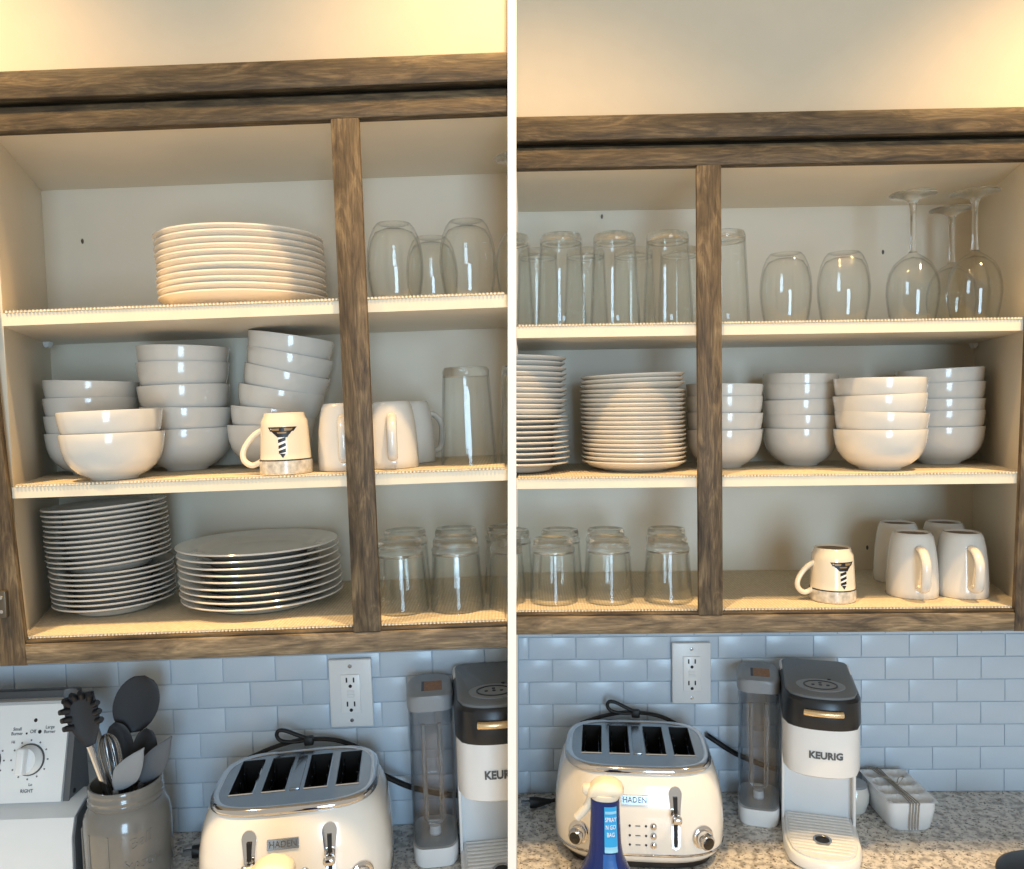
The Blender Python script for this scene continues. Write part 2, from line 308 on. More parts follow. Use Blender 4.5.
# ------------------------------------------------------------------ wall cabinets
W_S1, W_S2, W_BT = 0.120, -0.117, -0.326      # shelf tops
LN = 0.003                                     # liner thickness
D = 0.294
def cabinet(U, side):
    t = thing('wall_cabinet', 'doorless wall cabinet with brown wood frame, ' + ('holding many stacked bowls beside the stove' if side == 'left' else 'with three upturned wine glasses'), 'cabinet', U, 'open wall cabinets')
    if side == 'left': ends = lambda w, v: (-0.479 - 0.104*v/D, seam_l(w)); sg = -1
    else: ends = lambda w, v: (seam_r(w), 0.487 + 0.080*v/D); sg = 1
    def slab(name, w0, w1, v0, v1, m):
        a0, a1 = ends(w1, v0), ends(w1, v1)
        poly = [(a0[0], v0), (a0[1], v0), (a1[1], v1), (a1[0], v1)]
        return part(name, B().prism(poly, lambda a, c: (a, c, w0), lambda a, c: (a, c, w1)), m, t)
    def shelf(w1, th):
        s = slab('shelf', w1 - th, w1, 0.006, D - 0.001, 'melamine')
        a = ends(w1, 0.002); part('edge_band', B().box(a[0]+0.001, a[1], 0.002, 0.0065, w1 - th, w1), 'melamine_edge', s)
        return s
    shelf(W_S1, 0.017); shelf(W_S2, 0.015)
    slab('bottom_panel', W_BT - 0.016, W_BT, 0.004, D, 'melamine')
    slab('top_panel', 0.366, 0.380, 0.012, D, 'melamine')
    e0, e1 = ends(-0.34, D), ends(0.38, D)
    part('back_panel', B().prism([(e0[0]-0.01, -0.342), (e0[1], -0.342), (e1[1], 0.38), (e1[0]-0.01, 0.38)] if side == 'left' else [(e0[0], -0.342), (e0[1]+0.01, -0.342), (e1[1]+0.01, 0.38), (e1[0], 0.38)], lambda a, c: (a, D, c), lambda a, c: (a, D+0.005, c)), 'melamine', t)
    k = 0 if side == 'left' else 1
    x0, x1 = ends(0, 0.012)[k], ends(0, D)[k]
    part('side_panel', B().prism([(x0, 0.012), (x1, D), (x1 + sg*0.014, D), (x0 + sg*0.014, 0.012)], lambda a, c: (a, c, -0.355), lambda a, c: (a, c, 0.38)), 'melamine', t)
    # face frame
    ex = seam_l if side == 'left' else seam_r
    def board(name, w0, w1, v0, v1, m, far):
        e = ex((w0+w1)/2); x = (far, e) if side == 'left' else (e, far)
        return part(name, B().rbox(x[0], x[1], v0, v1, w0, w1, 0.0018, 2), m, t)
    far = -1.0 if side == 'left' else 0.95
    board('crown_board', 0.3985, 0.4355, -0.016, 0.0115, 'wood_h', far)
    board('crown_soffit', 0.3985, 0.4088, 0.0116, 0.060, 'wood_h', far)
    board('crown_backing', 0.381, 0.3985, 0.060, 0.066, 'wood_h', far)
    board('top_rail', 0.3600, 0.3915, -0.007, 0.0115, 'wood_h', far)
    board('bottom_rail', -0.3595, -0.3310, -0.008, 0.0035, 'wood_rail', far)
    board('bottom_lip', -0.3310, -0.3262, -0.006, 0.0035, 'wood_h', -0.468 if side == 'left' else 0.484)
    part('post', B().rbox(-0.0188, 0.0188, -0.0085, 0.0015, -0.3310, 0.3600, 0.0018, 2), 'wood_v', t)
    if side == 'left':
        # the end stile leans a touch, as the photograph shows it
        part('stile', B().prism([(-0.503, 0.352), (-0.466, -0.3595), (-0.62, -0.3595), (-0.64, 0.352)], lambda a, c: (a, -0.0085, c), lambda a, c: (a, 0.0, c)), 'wood_v', t)
        h = part('hinge', B().rbox(-0.497, -0.485, -0.016, -0.0080, -0.292, -0.255, 0.002, 2), 'dull_metal', t)
        for z in (-0.283, -0.264): part('screw', B().lathe([(0,-0.0015),(0.0025,-0.001),(0.003,0.001),(0,0.001)], 10).move(lambda x,y,z_: (-0.491+x, -0.016+z_, z+y)), 'chrome', h)
        holes = [(-0.517, 0.278)]
        pins = [(-0.556, 0.235, 0.0985), (-0.570, 0.265, -0.1365)]
    else:
        part('stile', B().prism([(0.488, 0.352), (0.4655, -0.3595), (0.60, -0.3595), (0.62, 0.352)], lambda a, c: (a, -0.0085, c), lambda a, c: (a, 0.0, c)), 'wood_v', t)
        holes = [(-0.134, 0.355), (0.396, 0.279), (0.368, -0.283)]
        pins = [(0.553, 0.262, 0.0985), (0.546, 0.235, -0.1365)]
    xa, xb = (-1.0, -0.615) if side == 'left' else (0.595, 0.95)
    part('end_light_block', B().box(xa, xb, 0.0005, D, -0.3590, 0.3515), 'wood_v', t)  # unseen closed box added to stop the downlight leaking onto the tiles
    for u, z in holes:
        part('screw', B().lathe([(0,0.002),(0.0022,0.0015),(0.003,0),(0,0)], 10).move(lambda x,y,q: (u+x*0.8, D-q-0.0002, z+y*1.5)), 'dull_metal', t)
    for u, v, z in pins:
        part('shelf_pin', B().prism([(-0.005,0),(0.005,0),(0.005,-0.004),(0.002,-0.009),(-0.002,-0.009),(-0.005,-0.004)], lambda a, c: (u+a, v, z+c+0.0045), lambda a, c: (u+a, v+0.012, z+c+0.0045)), 'white_plastic', t)
    # bumpy liners, each lying loose on its shelf
    nm = {W_S1: 'upper', W_S2: 'middle', W_BT: 'bottom'}
    for wl in (W_S1, W_S2, W_BT):
        a, c = ends(wl, 0.0), ends(wl, D-0.012)
        vf = 0.0025; u0 = a[0]+0.005; u1 = a[1]-0.004 if side == 'left' else a[1]-0.006
        if side == 'right': u0 = a[0]+0.003
        fr = []; n = int((u1-u0)/0.0052)
        for i in range(n+1):
            x = u0 + (u1-u0)*i/n; fr += [(x, vf + 0.0007*math.sin(i*0.37))]
            if i < n: fr += [(x + (u1-u0)/n*0.35, vf - 0.0024), (x + (u1-u0)/n*0.7, vf - 0.0024)]
        bk = [(c[1]-0.006, D-0.012), (c[0]+0.006, D-0.012)]
        nf = len(fr); vv = [(p[0], p[1], z) for z in (0.0004, LN) for p in fr + bk]; m = nf+2
        ff = [tuple(range(m))[::-1], tuple(range(m, 2*m))] + [(i, (i+1) % m, m+(i+1) % m, m+i) for i in range(m)]
        # scalloped front bumps stand a little proud
        b = B().add([(x, y, z + (0.0006 if (i >= m and i-m < nf and (i-m) % 3) else 0)) for i, (x, y, z) in enumerate(vv)], ff)
        tag(link('shelf_liner', b.mesh('shelf_liner', 'liner', 0), loc(U, 0, 0, wl)), 'cream bumpy non-slip liner on the %s shelf of the %s cabinet' % (nm[wl], side), 'shelf liner', 'bumpy shelf liners')
    return t
cabinet(UL, 'left'); cabinet(UR, 'right')

# ------------------------------------------------------------------ crockery on the shelves
ZS1, ZS2, ZBT = W_S1 + LN + 0.0006, W_S2 + LN + 0.0006, W_BT + LN + 0.0006
def plate_mesh(r, h=0.020, th=0.0048, n=56, flat=False):
    p = [(0, 0.002), (r*0.55, 0.002), (r*0.57, 0), (r*0.62, 0), (r*0.66, 0.003), (r*0.84, h*0.40), (r*0.97, h*0.86), (r, h*0.98), (r*0.998, h*1.08), (r*0.985, h*1.1), (r*0.95, h*0.98), (r*0.82, h*0.52+0.002), (r*0.68, th+0.0022), (r*0.6, th+0.0014), (0, th+0.0012)]
    if flat: p = [(0, 0.002), (r*0.54, 0.002), (r*0.56, 0), (r*0.61, 0), (r*0.66, 0.003), (r*0.73, h*0.52), (r*0.78, h*0.62), (r*0.97, h*0.86), (r*0.995, h*0.93), (r, h*0.99), (r*0.992, h*1.05), (r*0.97, h*1.04), (r*0.79, h*0.84), (r*0.73, h*0.74), (r*0.66, th+0.002), (r*0.6, th+0.001), (0, th+0.001)]
    return B().lathe(p, n).mesh('plate', 'porcelain', 50)
def plate_stack(U, u, v, z, n, r, pitch, label, group, h=0.020, lean=(0, 0), tilts=None, cl=None, name='plate', tone='porcelain', rs=None, flat=False, jump=-1):
    me = plate_mesh(r, h, flat=flat); me.materials[0] = MATS[tone]; alt = plate_mesh(rs, h) if rs else None
    zz = z
    for i in range(n):
        f = i/max(1, n-1); ty = tilts(i) if tilts else random.uniform(-0.5, 0.5)
        o = link(name, alt if (rs and i >= n//2) else me, loc(U, u + lean[0]*f + random.uniform(-1, 1)*0.0012, v + lean[1]*f + random.uniform(-1, 1)*0.0012, zz, random.uniform(0, 360) if not tilts else 0, 0, ty))
        tag(o, label % nth(i, n), 'plate', group); zz += pitch + (0.0032 if i == jump else 0)
        if cl: clip(o, cl)
plate_stack(UL, -0.195, 0.150, ZS1, 11, 0.1240, 0.0092, 'cream dinner plate, %s of the stack on the left cabinet\'s upper shelf', 'dinner plates on the upper shelf', 0.021, (-0.004, 0), name='dinner_plate', tone='porcelain_cream')
plate_stack(UL, -0.419, 0.150, ZBT, 20, 0.0880, 0.0076, 'white side plate, %s of the tall stack on the left cabinet\'s bottom shelf', 'side plates in the tall stack, left cabinet', 0.017, (-0.010, 0), tilts=lambda i: (-0.4 if i < 8 else -2.6) + 0.12*math.sin(i*2.1), name='side_plate', flat=True, jump=7)
plate_stack(UL, -0.189, 0.150, ZBT, 9, 0.1210, 0.0098, 'white dinner plate, %s of the wide low stack in the left cabinet', 'dinner plates in the wide low stack', 0.018, (-0.004, 0), tilts=lambda i: 0.5*math.sin(i*1.7), name='dinner_plate', flat=True)
plate_stack(UR, -0.301, 0.112, ZS2+0.0015, 21, 0.092, 0.0087, 'white side plate, %s of the stack cut off by the seam panel', 'side plates by the partition', 0.016, (-0.003, 0), tilts=lambda i: (0.2 if i < 9 else 1.2) + 0.2*math.sin(i*2.3), cl='right', name='side_plate', rs=0.089, flat=True)
plate_stack(UR, -0.100, 0.125, ZS2, 20, 0.0880, 0.0074, 'white side plate, %s of the stack left of the right cabinet\'s post', 'side plates left of the right post', 0.016, (-0.002, 0), tilts=lambda i: (-1.6 if i >= 17 else 0.2)*1.0 + 0.15*math.sin(i*1.9), jump=16, name='side_plate', tone='porcelain_cream')

def bowl_mesh(r, h=0.066):
    k = r/0.0735; q = h/0.066
    out = [(0, 0.0025), (0.030, 0.0025), (0.0305, 0), (0.0335, 0), (0.035, 0.003), (0.0485, 0.0095), (0.0595, 0.019), (0.0665, 0.030), (0.0702, 0.042), (0.0722, 0.054), (0.0733, 0.0645)]
    inn = [(0.0730, 0.0658), (0.0720, 0.0658), (0.0704, 0.054), (0.0684, 0.042), (0.0645, 0.031), (0.057, 0.0215), (0.043, 0.0125), (0.028, 0.0075), (0, 0.0065)]
    return B().lathe([(a*k, b*q) for a, b in out + inn], 52).mesh('bowl', 'porcelain', 60)
def bowl_stack(U, u, v, z, spec, r, label, group):
    me = bowl_mesh(r); n = len(spec); zz = z
    for i, (du, dz, ry, rx) in enumerate(spec):
        zz += dz
        o = link('bowl', me, loc(U, u + du, v, zz, 0, rx, ry)); tag(o, label % nth(i, n), 'bowl', group)
bowl_stack(UL, -0.463, 0.192, ZS2, [(0, 0, 0, 0), (0.0, 0.0265, 0.5, 0), (0, 0.0275, 0.6, 0), (-0.001, 0.0265, 2.8, 0)], 0.0695, 'white bowl, %s of the stack behind the front pair, left cabinet', 'bowls at the back left')
bowl_stack(UL, -0.3620, 0.0520, ZS2, [(0, 0, 0, 0), (-0.001, 0.031, -0.8, 0)], 0.0690, 'white bowl, %s one of the front pair on the left cabinet\'s middle shelf', 'front pair of bowls')
bowl_stack(UL, -0.3170, 0.198, ZS2, [(0, 0, 0, 0), (0, 0.034, 2.2, 0), (0.001, 0.0345, -0.5, 0), (0, 0.036, 1.0, 0), (0, 0.025, 2.2, 0)], 0.0700, 'white bowl, %s of the tall straight stack in the left cabinet', 'bowls in the tall straight stack')
bowl_stack(UL, -0.1700, 0.190, ZS2, [(-0.010, 0.0014, 2, 0), (-0.007, 0.027, 6, 0), (0.001, 0.030, 11, 0), (0.008, 0.029, 14, 0), (0.0155, 0.027, 12.5, 0), (0.021, 0.026, 9.5, 0)], 0.067, 'white bowl, %s of the leaning stack beside the left cabinet\'s post', 'bowls in the leaning stack')
bowl_stack(UR, 0.062, 0.160, ZS2, [(0, 0, 0, 0), (0, 0.029, 1.0, 0), (0, 0.028, 0.5, 0), (0, 0.021, 1.0, 0)], 0.0655, 'white bowl, %s of the stack behind the right cabinet\'s post', 'bowls behind the right post')
bowl_stack(UR, 0.2035, 0.186, ZS2, [(0, 0, 0, 0), (0, 0.0235, 2.0, 0), (0, 0.0265, -1.2, 0), (0, 0.0265, 0.8, 0), (-0.001, 0.0175, 1.6, 0)], 0.0645, 'white bowl, %s of the stack second from the right cabinet\'s post', 'bowls second from the right post')
bowl_stack(UR, 0.2965, 0.078, ZS2, [(0, 0, 0, 0), (0.0, 0.0275, 2.0, 0), (0.001, 0.0285, -1.8, 0), (0, 0.0265, 0.2, 0)], 0.0715, 'cream lit bowl, %s of the front stack in the right cabinet', 'bowls in the front stack')
bowl_stack(UR, 0.4490, 0.185, ZS2, [(0, 0, -0.5, 0), (0, 0.028, -0.6, 0), (-0.001, 0.020, 0.4, 0), (0.001, 0.028, -1.5, 0), (0, 0.024, -2.2, 0)], 0.0710, 'white bowl, %s of the stack nearest the right cabinet\'s side wall', 'bowls by the right side wall')

# --- upturned glasses (rim down)
def tall_glass(k=1.0):
    wl = [(0.0405, 0), (0.0412, 0.001), (0.0405, 0.02), (0.0345, 0.1385), (0.0325, 0.1385), (0.0384, 0.02), (0.0391, 0)]
    bs = [(0, 0.1388), (0.0340, 0.1388), (0.0345, 0.1395), (0.0345, 0.148), (0.0320, 0.1535), (0.027, 0.1545), (0.022, 0.1530), (0, 0.1525)]
    return (B().lathe([(a, b*k) for a, b in wl], 44, True).mesh('wall', 'glass', 50), B().lathe([(a, b*k) for a, b in bs], 44).mesh('base', 'glass_solid', 50))
def tumbler():
    wl = [(0.0388, 0), (0.0396, 0.001), (0.0345, 0.077), (0.0345, 0.0797), (0.0328, 0.0797), (0.0328, 0.074), (0.0374, 0.01), (0.0378, 0)]
    bs = [(0, 0.0800), (0.0335, 0.0800), (0.0350, 0.0808), (0.0352, 0.087), (0.0325, 0.090), (0.0325, 0.099), (0.0305, 0.103), (0.026, 0.1035), (0.022, 0.1015), (0, 0.101)]
    return (B().lathe(wl, 44, True).mesh('wall', 'glass', 50), B().lathe(bs, 44).mesh('base', 'glass_solid', 45))
def stemless():
    o = [(0.0335, 0), (0.0372, 0.018), (0.0405, 0.042), (0.0415, 0.060), (0.0400, 0.080), (0.0362, 0.098), (0.0305, 0.112), (0.0255, 0.1185), (0.021, 0.1195), (0.018, 0.1175), (0, 0.117)]
    i = [(0, 0.1105), (0.018, 0.110), (0.0285, 0.105), (0.0345, 0.094), (0.0382, 0.077), (0.0396, 0.060), (0.0387, 0.042), (0.0355, 0.018), (0.0318, 0)]
    return B().lathe(o + i, 40).mesh('glass', 'glass', 60)
T_GLASS, TUMB, STEMLESS = tall_glass(), tumbler(), stemless()
def put(name, me, U, u, v, z, label, cat, group, rz=0, cl=None):
    if isinstance(me, tuple):
        o = thing(name, label, cat, loc(U, u, v, z, rz), group); part('wall', me[0], None, o); part('base', me[1], None, o)
    else: o = tag(link(name, me, loc(U, u, v, z, rz)), label, cat, group)
    if cl: clip(o, cl)
    return o
def wine(U, u, v, z, label, cl=None, k=1.0):
    t = thing('wine_glass', label, 'wine glass', loc(U, u, v, z), 'upturned wine glasses')
    o = [(0.0335, 0), (0.0375, 0.022), (0.0408, 0.048), (0.0402, 0.066), (0.0365, 0.084), (0.0285, 0.099), (0.0175, 0.109), (0.008, 0.115), (0.0062, 0.118)]
    i = [(0, 0.118), (0, 0.111), (0.0155, 0.106), (0.027, 0.096), (0.0350, 0.082), (0.0387, 0.066), (0.0393, 0.048), (0.0360, 0.022), (0.0322, 0)]
    part('glass_bowl', B().lathe(o + i, 40), 'glass', t, 60)
    part('stem', B().lathe([(0, 0.1183), (0.0062, 0.1183), (0.0048, 0.128), (0.0040, 0.150), (0.0042, 0.180), (0.0058, 0.196), (0.0085, 0.2018), (0, 0.2018)], 20), 'glass_solid', t, 60)
    part('foot', B().lathe([(0, 0.202), (0.0088, 0.202), (0.016, 0.2065), (0.028, 0.2098), (0.0362, 0.2112), (0.0368, 0.2122), (0.036, 0.2132), (0.02, 0.2128), (0, 0.2120)], 40), 'glass_solid', t, 60)
    if cl: clip(t, cl)
put('stemless_glass', STEMLESS, UL, 0.044, 0.10, ZS1, 'upturned stemless wine glass right beside the left cabinet\'s post', 'glass', 'stemless glasses')
put('stemless_glass', STEMLESS, UL, 0.088, 0.205, ZS1, 'upturned stemless glass standing behind, between two others in left cabinet', 'glass', 'stemless glasses')
put('stemless_glass', STEMLESS, UL, 0.151, 0.10, ZS1, 'upturned stemless glass second in front from the left cabinet\'s post', 'glass', 'stemless glasses')
wine(UL, 0.232, 0.115, ZS1, 'upturned wine glass mostly cut off by the seam panel, left cabinet', 'left')
put('stemless_glass', STEMLESS, UR, 0.149, 0.095, ZS1, 'upturned stemless glass nearer the post in the right cabinet', 'glass', 'stemless glasses')
put('stemless_glass', STEMLESS, UR, 0.244, 0.095, ZS1, 'upturned stemless glass next to the stemmed wine glasses', 'glass', 'stemless glasses')
wine(UR, 0.357, 0.095, ZS1, 'upturned wine glass, leftmost of the three in the right cabinet')
wine(UR, 0.455, 0.090, ZS1, 'upturned wine glass, front right of the three, beside the cabinet wall')
wine(UR, 0.478, 0.205, ZS1, 'upturned wine glass standing behind the other two in right cabinet')
tl = ['cut off by the seam panel', 'second from the seam panel', 'third from the seam panel', 'just left of the post', 'half hidden behind the post']
for i, u in enumerate((-0.308, -0.222, -0.134, -0.047, 0.045)):
    put('tall_glass', T_GLASS, UR, u, 0.085, ZS1, 'tall upturned tumbler, front row of right upper shelf, ' + tl[i], 'glass', 'tall tumblers, right upper shelf', cl='right' if i == 0 else None)
for i, u in enumerate((-0.258, -0.172, -0.086, -0.002)):
    put('tall_glass', T_GLASS, UR, u, 0.215, ZS1, 'tall upturned tumbler in the back row, right upper shelf, %s from the seam panel' % ['first', 'second', 'third', 'fourth'][i], 'glass', 'tall tumblers, right upper shelf')
T_GLASS2 = tall_glass(0.92)
put('tall_glass', T_GLASS2, UL, 0.142, 0.095, ZS2, 'tall upturned tumbler standing whole on the left cabinet\'s middle shelf', 'glass', 'tall tumblers, left middle shelf')
put('tall_glass', T_GLASS2, UL, 0.229, 0.100, ZS2, 'tall upturned tumbler cut off by the seam panel on left middle shelf', 'glass', 'tall tumblers, left middle shelf', cl='left')
def tumb(U, u, v, row, where, cl=None):
    put('tumbler', TUMB, U, u, v, ZBT, 'short upturned tumbler, %s row, %s' % (row, where), 'glass', 'short tumblers on the bottom shelves', cl=cl)
for u, v, r_, wh, c in [(0.037, 0.075, 'front', 'beside the left cabinet\'s post', None), (0.118, 0.075, 'front', 'second from the left cabinet\'s post', None), (0.203, 0.075, 'front', 'cut off by the partition\'s left face', 'left'),
                        (0.032, 0.168, 'back', 'beside the left cabinet\'s post', None), (0.112, 0.168, 'back', 'second from the left cabinet\'s post', None), (0.194, 0.168, 'back', 'cut off by the partition\'s left face', 'left')]: tumb(UL, u, v, r_, wh, c)
for u, v, r_, wh, c in [(-0.326, 0.066, 'front', 'cut off by the partition\'s right face', 'right'), (-0.241, 0.062, 'front', 'first whole one right of the seam panel', None), (-0.150, 0.062, 'front', 'in the middle, right cabinet', None), (-0.054, 0.062, 'front', 'beside the right cabinet\'s post', None),
                        (-0.312, 0.155, 'back', 'cut off by the partition\'s right face', 'right'), (-0.226, 0.155, 'back', 'first whole one right of the seam panel', None), (-0.146, 0.155, 'back', 'in the middle, right cabinet', None), (-0.040, 0.155, 'back', 'beside the right cabinet\'s post', None)]: tumb(UR, u, v, r_, wh, c)

# --- mugs (upside down)
def handle(r0, z0, z1, reach, rad, ang, wide=1.0):
    pts = [(r0-0.003, 0, z1), (r0+reach*0.45, 0, z1-0.001 if wide < 1.3 else z1-0.004), (r0+reach*0.95, 0, z1*0.72+z0*0.28), (r0+reach, 0, (z0+z1)/2-0.004), (r0+reach*0.85, 0, z0+0.008), (r0+reach*0.4, 0, z0+0.001), (r0-0.003, 0, z0+0.004)]
    b = B().tube(smooth_path(pts, 5), rad, 10); c, s = math.cos(ang), math.sin(ang)
    return b.move(lambda x, y, z: (x*c - y*wide*s, x*s + y*wide*c, z))
def white_mug(U, u, v, z, label, hang, group, k=1.0):
    t = thing('mug', label, 'mug', loc(U, u, v, z), group)
    o = [(0.0392, 0), (0.0400, 0.0012), (0.0400, 0.012), (0.0394, 0.035), (0.0378, 0.060), (0.0350, 0.082), (0.0318, 0.097), (0.0290, 0.1025), (0.0272, 0.1038), (0.0255, 0.1028), (0.0245, 0.100)]
    i = [(0, 0.0995), (0, 0.094), (0.028, 0.093), (0.0325, 0.080), (0.0352, 0.058), (0.0365, 0.035), (0.0372, 0.002), (0.0378, 0)]
    bd = part('body', B().lathe(o + i, 44), 'porcelain', t, 60)
    part('foot_ring', B().lathe([(0.0247, 0.1000), (0.0243, 0.1008), (0, 0.1002), (0, 0.0996)], 32), 'unglazed', bd, label='dark unglazed base')
    part('handle', handle(0.0385, 0.016, 0.082, 0.026, 0.0048, R(hang), 1.6), 'porcelain', t, 60)
    for ch in t.children_recursive:
        for q in ch.data.vertices: q.co *= k
def curved(b, rad):   # flat art (x across, y up) wrapped on the mug's front; z is lift
    b.move(lambda x, y, z: (x*1.25 + 0.002, y, z))
    return b.move(lambda x, y, z: ((rad(y)+z+0.00025)*math.sin(x/0.033), -(rad(y)+z+0.00025)*math.cos(x/0.033), y))
def quads(qs, dz=0.0):
    b = B()
    for q in qs:
        n = 6 if abs(q[1][0]-q[0][0]) > 0.008 else 2
        for k in range(n):
            def L(a, c, f): return (a[0]+(c[0]-a[0])*f, a[1]+(c[1]-a[1])*f, dz)
            b.add([L(q[0], q[1], k/n), L(q[0], q[1], (k+1)/n), L(q[3], q[2], (k+1)/n), L(q[3], q[2], k/n)], [(0, 1, 2, 3)])
    return b
def lighthouse_mug(U, u, v, z, label):
    t = thing('mug', label, 'mug', loc(U, u, v, z, 6), 'lighthouse mugs')
    o = [(0.0352, 0), (0.0360, 0.001), (0.0358, 0.019), (0.0350, 0.0205), (0.0345, 0.030), (0.0325, 0.066), (0.0318, 0.074), (0.0285, 0.0800), (0.0278, 0.0845), (0.0262, 0.0850), (0.0250, 0.082)]
    i = [(0, 0.0815), (0, 0.076), (0.027, 0.076), (0.0295, 0.070), (0.0320, 0.020), (0.0332, 0)]
    bd = part('body', B().lathe(o + i, 44), 'mug_cream', t, 50)
    part('base_disc', B().lathe([(0.0255, 0.0822), (0, 0.0824), (0, 0.0817)], 32), 'unglazed', bd, label='dark unglazed base')
    rad = lambda y: 0.0345 - (y-0.030)*0.0556
    part('band', B().lathe([(0.0359, 0.0012), (0.03625, 0.0015), (0.0361, 0.0185), (0.0357, 0.0188)], 44), 'mug_band', t, label='grey rocky shore band')
    part('band_line', B().lathe([(0.0356, 0.0188), (0.0361, 0.0189), (0.0356, 0.0206), (0.0353, 0.0206)], 44), 'print_black', t)
    pr = part('lighthouse_print', curved(quads([((-0.0165, 0.0655), (0.0165, 0.0655), (0.0125, 0.0595), (-0.0135, 0.0595)), ((-0.0120, 0.0595), (0.0105, 0.0595), (0.008, 0.0555), (-0.0085, 0.0555)), ((-0.0085, 0.0555), (0.0075, 0.0555), (0.0055, 0.0515), (-0.0050, 0.0515)),
        ((-0.0045, 0.0485), (0.0035, 0.0515), (0.0035, 0.0470), (-0.0045, 0.0435)), ((-0.0042, 0.0400), (0.0034, 0.0440), (0.0034, 0.0395), (-0.0042, 0.0355)), ((-0.0040, 0.0330), (0.0032, 0.0360), (0.0032, 0.0310), (-0.0040, 0.0290)), ((-0.0030, 0.0290), (0.0030, 0.0290), (0.0004, 0.0235), (-0.0004, 0.0235))]), rad), 'print_black', t, 0, label='black lighthouse drawing, upside down')
    part('print_tower', curved(quads([((-0.0045, 0.0515), (0.0035, 0.0515), (0.0032, 0.0290), (-0.0040, 0.0290))], -0.0001), rad), 'print_white', pr, 0)
    part('print_bush', curved(quads([((-0.0125, 0.0635), (-0.0030, 0.0635), (-0.0035, 0.0605), (-0.0105, 0.0605)), ((0.0020, 0.0640), (0.0120, 0.0635), (0.0095, 0.0605), (0.0025, 0.0600)), ((-0.0060, 0.0585), (0.0050, 0.0585), (0.0040, 0.0565), (-0.0045, 0.0565))], 0.0002), rad), 'print_ochre', pr, 0)
    part('handle', B().tube(smooth_path([(-0.0300, 0, 0.062), (-0.0430, 0, 0.054), (-0.0545, 0, 0.040), (-0.0590, 0, 0.028), (-0.0560, 0, 0.018), (-0.0460, 0, 0.0125), (-0.0330, 0, 0.018)], 5), 0.0042, 10), 'mug_cream', t, 60)
lighthouse_mug(UL, -0.113, 0.040, ZS2, 'cream lighthouse mug upside down among bowls, left cabinet')
lighthouse_mug(UR, 0.211, 0.055, ZBT, 'cream lighthouse mug upside down, alone on the right bottom shelf')
white_mug(UL, -0.037, 0.068, ZS2, 'white mug upside down between lighthouse mug and the left post', -78, 'white mugs, left cabinet', 0.92)
white_mug(UL, 0.033, 0.075, ZS2, 'white mug upside down just right of the left post, in front', -82, 'white mugs, left cabinet', 0.92)
white_mug(UL, 0.048, 0.175, ZS2, 'white mug upside down behind another mug, right of left post', 40, 'white mugs, left cabinet', 0.92)
white_mug(UR, 0.352, 0.082, ZBT, 'white mug upside down, front left of the four in the right cabinet', -97, 'white mugs, right cabinet')
white_mug(UR, 0.432, 0.080, ZBT, 'white mug upside down, front right of the four, by cabinet wall', -95, 'white mugs, right cabinet')
white_mug(UR, 0.378, 0.190, ZBT, 'white mug upside down, back left of the four in the right cabinet', 60, 'white mugs, right cabinet')
white_mug(UR, 0.460, 0.190, ZBT, 'white mug upside down, back right of the four in the right cabinet', 60, 'white mugs, right cabinet')

# ------------------------------------------------------------------ wall sockets
ZC = -0.762
def socket(U, u, w, label):
    t = thing('wall_socket', label, 'socket', loc(U, u, 0.2925, w), 'wall sockets')
    part('face_plate', B().rbox(-0.0375, 0.0375, -0.006, 0.0005, -0.0595, 0.0595, 0.0025, 3), 'outlet_white', t)
    rc = part('receptacle', B().rbox(-0.0168, 0.0168, -0.0085, -0.0055, -0.0335, 0.0335, 0.001, 2), 'white_plastic', t)
    for dz in (0.021, -0.021):
        for dx in (-0.0062, 0.0062): part('slot', B().box(dx-0.0013, dx+0.0013, -0.0088, -0.0084, dz-0.001, dz+0.0075), 'slot_black', rc)
        part('ground_hole', B().lathe([(0, 0), (0.003, 0), (0.003, 0.0004), (0, 0.0004)], 14).move(lambda x, y, z: (x, -0.0084-z, dz-0.0075+y)), 'slot_black', rc)
    for dz in (0.0035, -0.0035): part('button', B().rbox(-0.0065, 0.0065, -0.0096, -0.0084, dz-0.0028, dz+0.0028, 0.0005, 1), 'outlet_white', rc)
    for dz in (0.0475, -0.0475): part('screw', B().lathe([(0, 0.0012), (0.003, 0.0008), (0.0035, 0), (0, 0)], 14).move(lambda x, y, z: (x, -0.006-z, dz+y)), 'steel', t)
socket(UL, -0.0905, -0.520, 'white double wall socket on tiles above the left toaster')
socket(UR, 0.030, -0.5225, 'white double wall socket on tiles above the right toaster')

# ------------------------------------------------------------------ toasters
TR = [(0.010, 0.122, 0.098), (0.014, 0.131, 0.105), (0.022, 0.138, 0.111), (0.034, 0.1425, 0.1145), (0.060, 0.1435, 0.1150), (0.090, 0.1415, 0.1130), (0.115, 0.1370, 0.1085), (0.132, 0.1310, 0.1030), (0.143, 0.1245, 0.0975), (0.148, 0.1195, 0.0935)]
def t_ab(z):
    for (z0, a0, b0), (z1, a1, b1) in zip(TR[:-1], TR[1:]):
        if z <= z1: f = max(0, (z-z0)/(z1-z0)); return a0+(a1-a0)*f, b0+(b1-b0)*f
    return TR[-1][1:]
def t_front(x, z, n=3.6):
    a, b = t_ab(z); return -b*(1-min(1, abs(x)/a)**n)**(1/n)
def on_front(b):      # lay flat art (x, y=height, z=lift) on the toaster's curved front
    return b.move(lambda x, y, z: (x, t_front(x, y) - z, y))
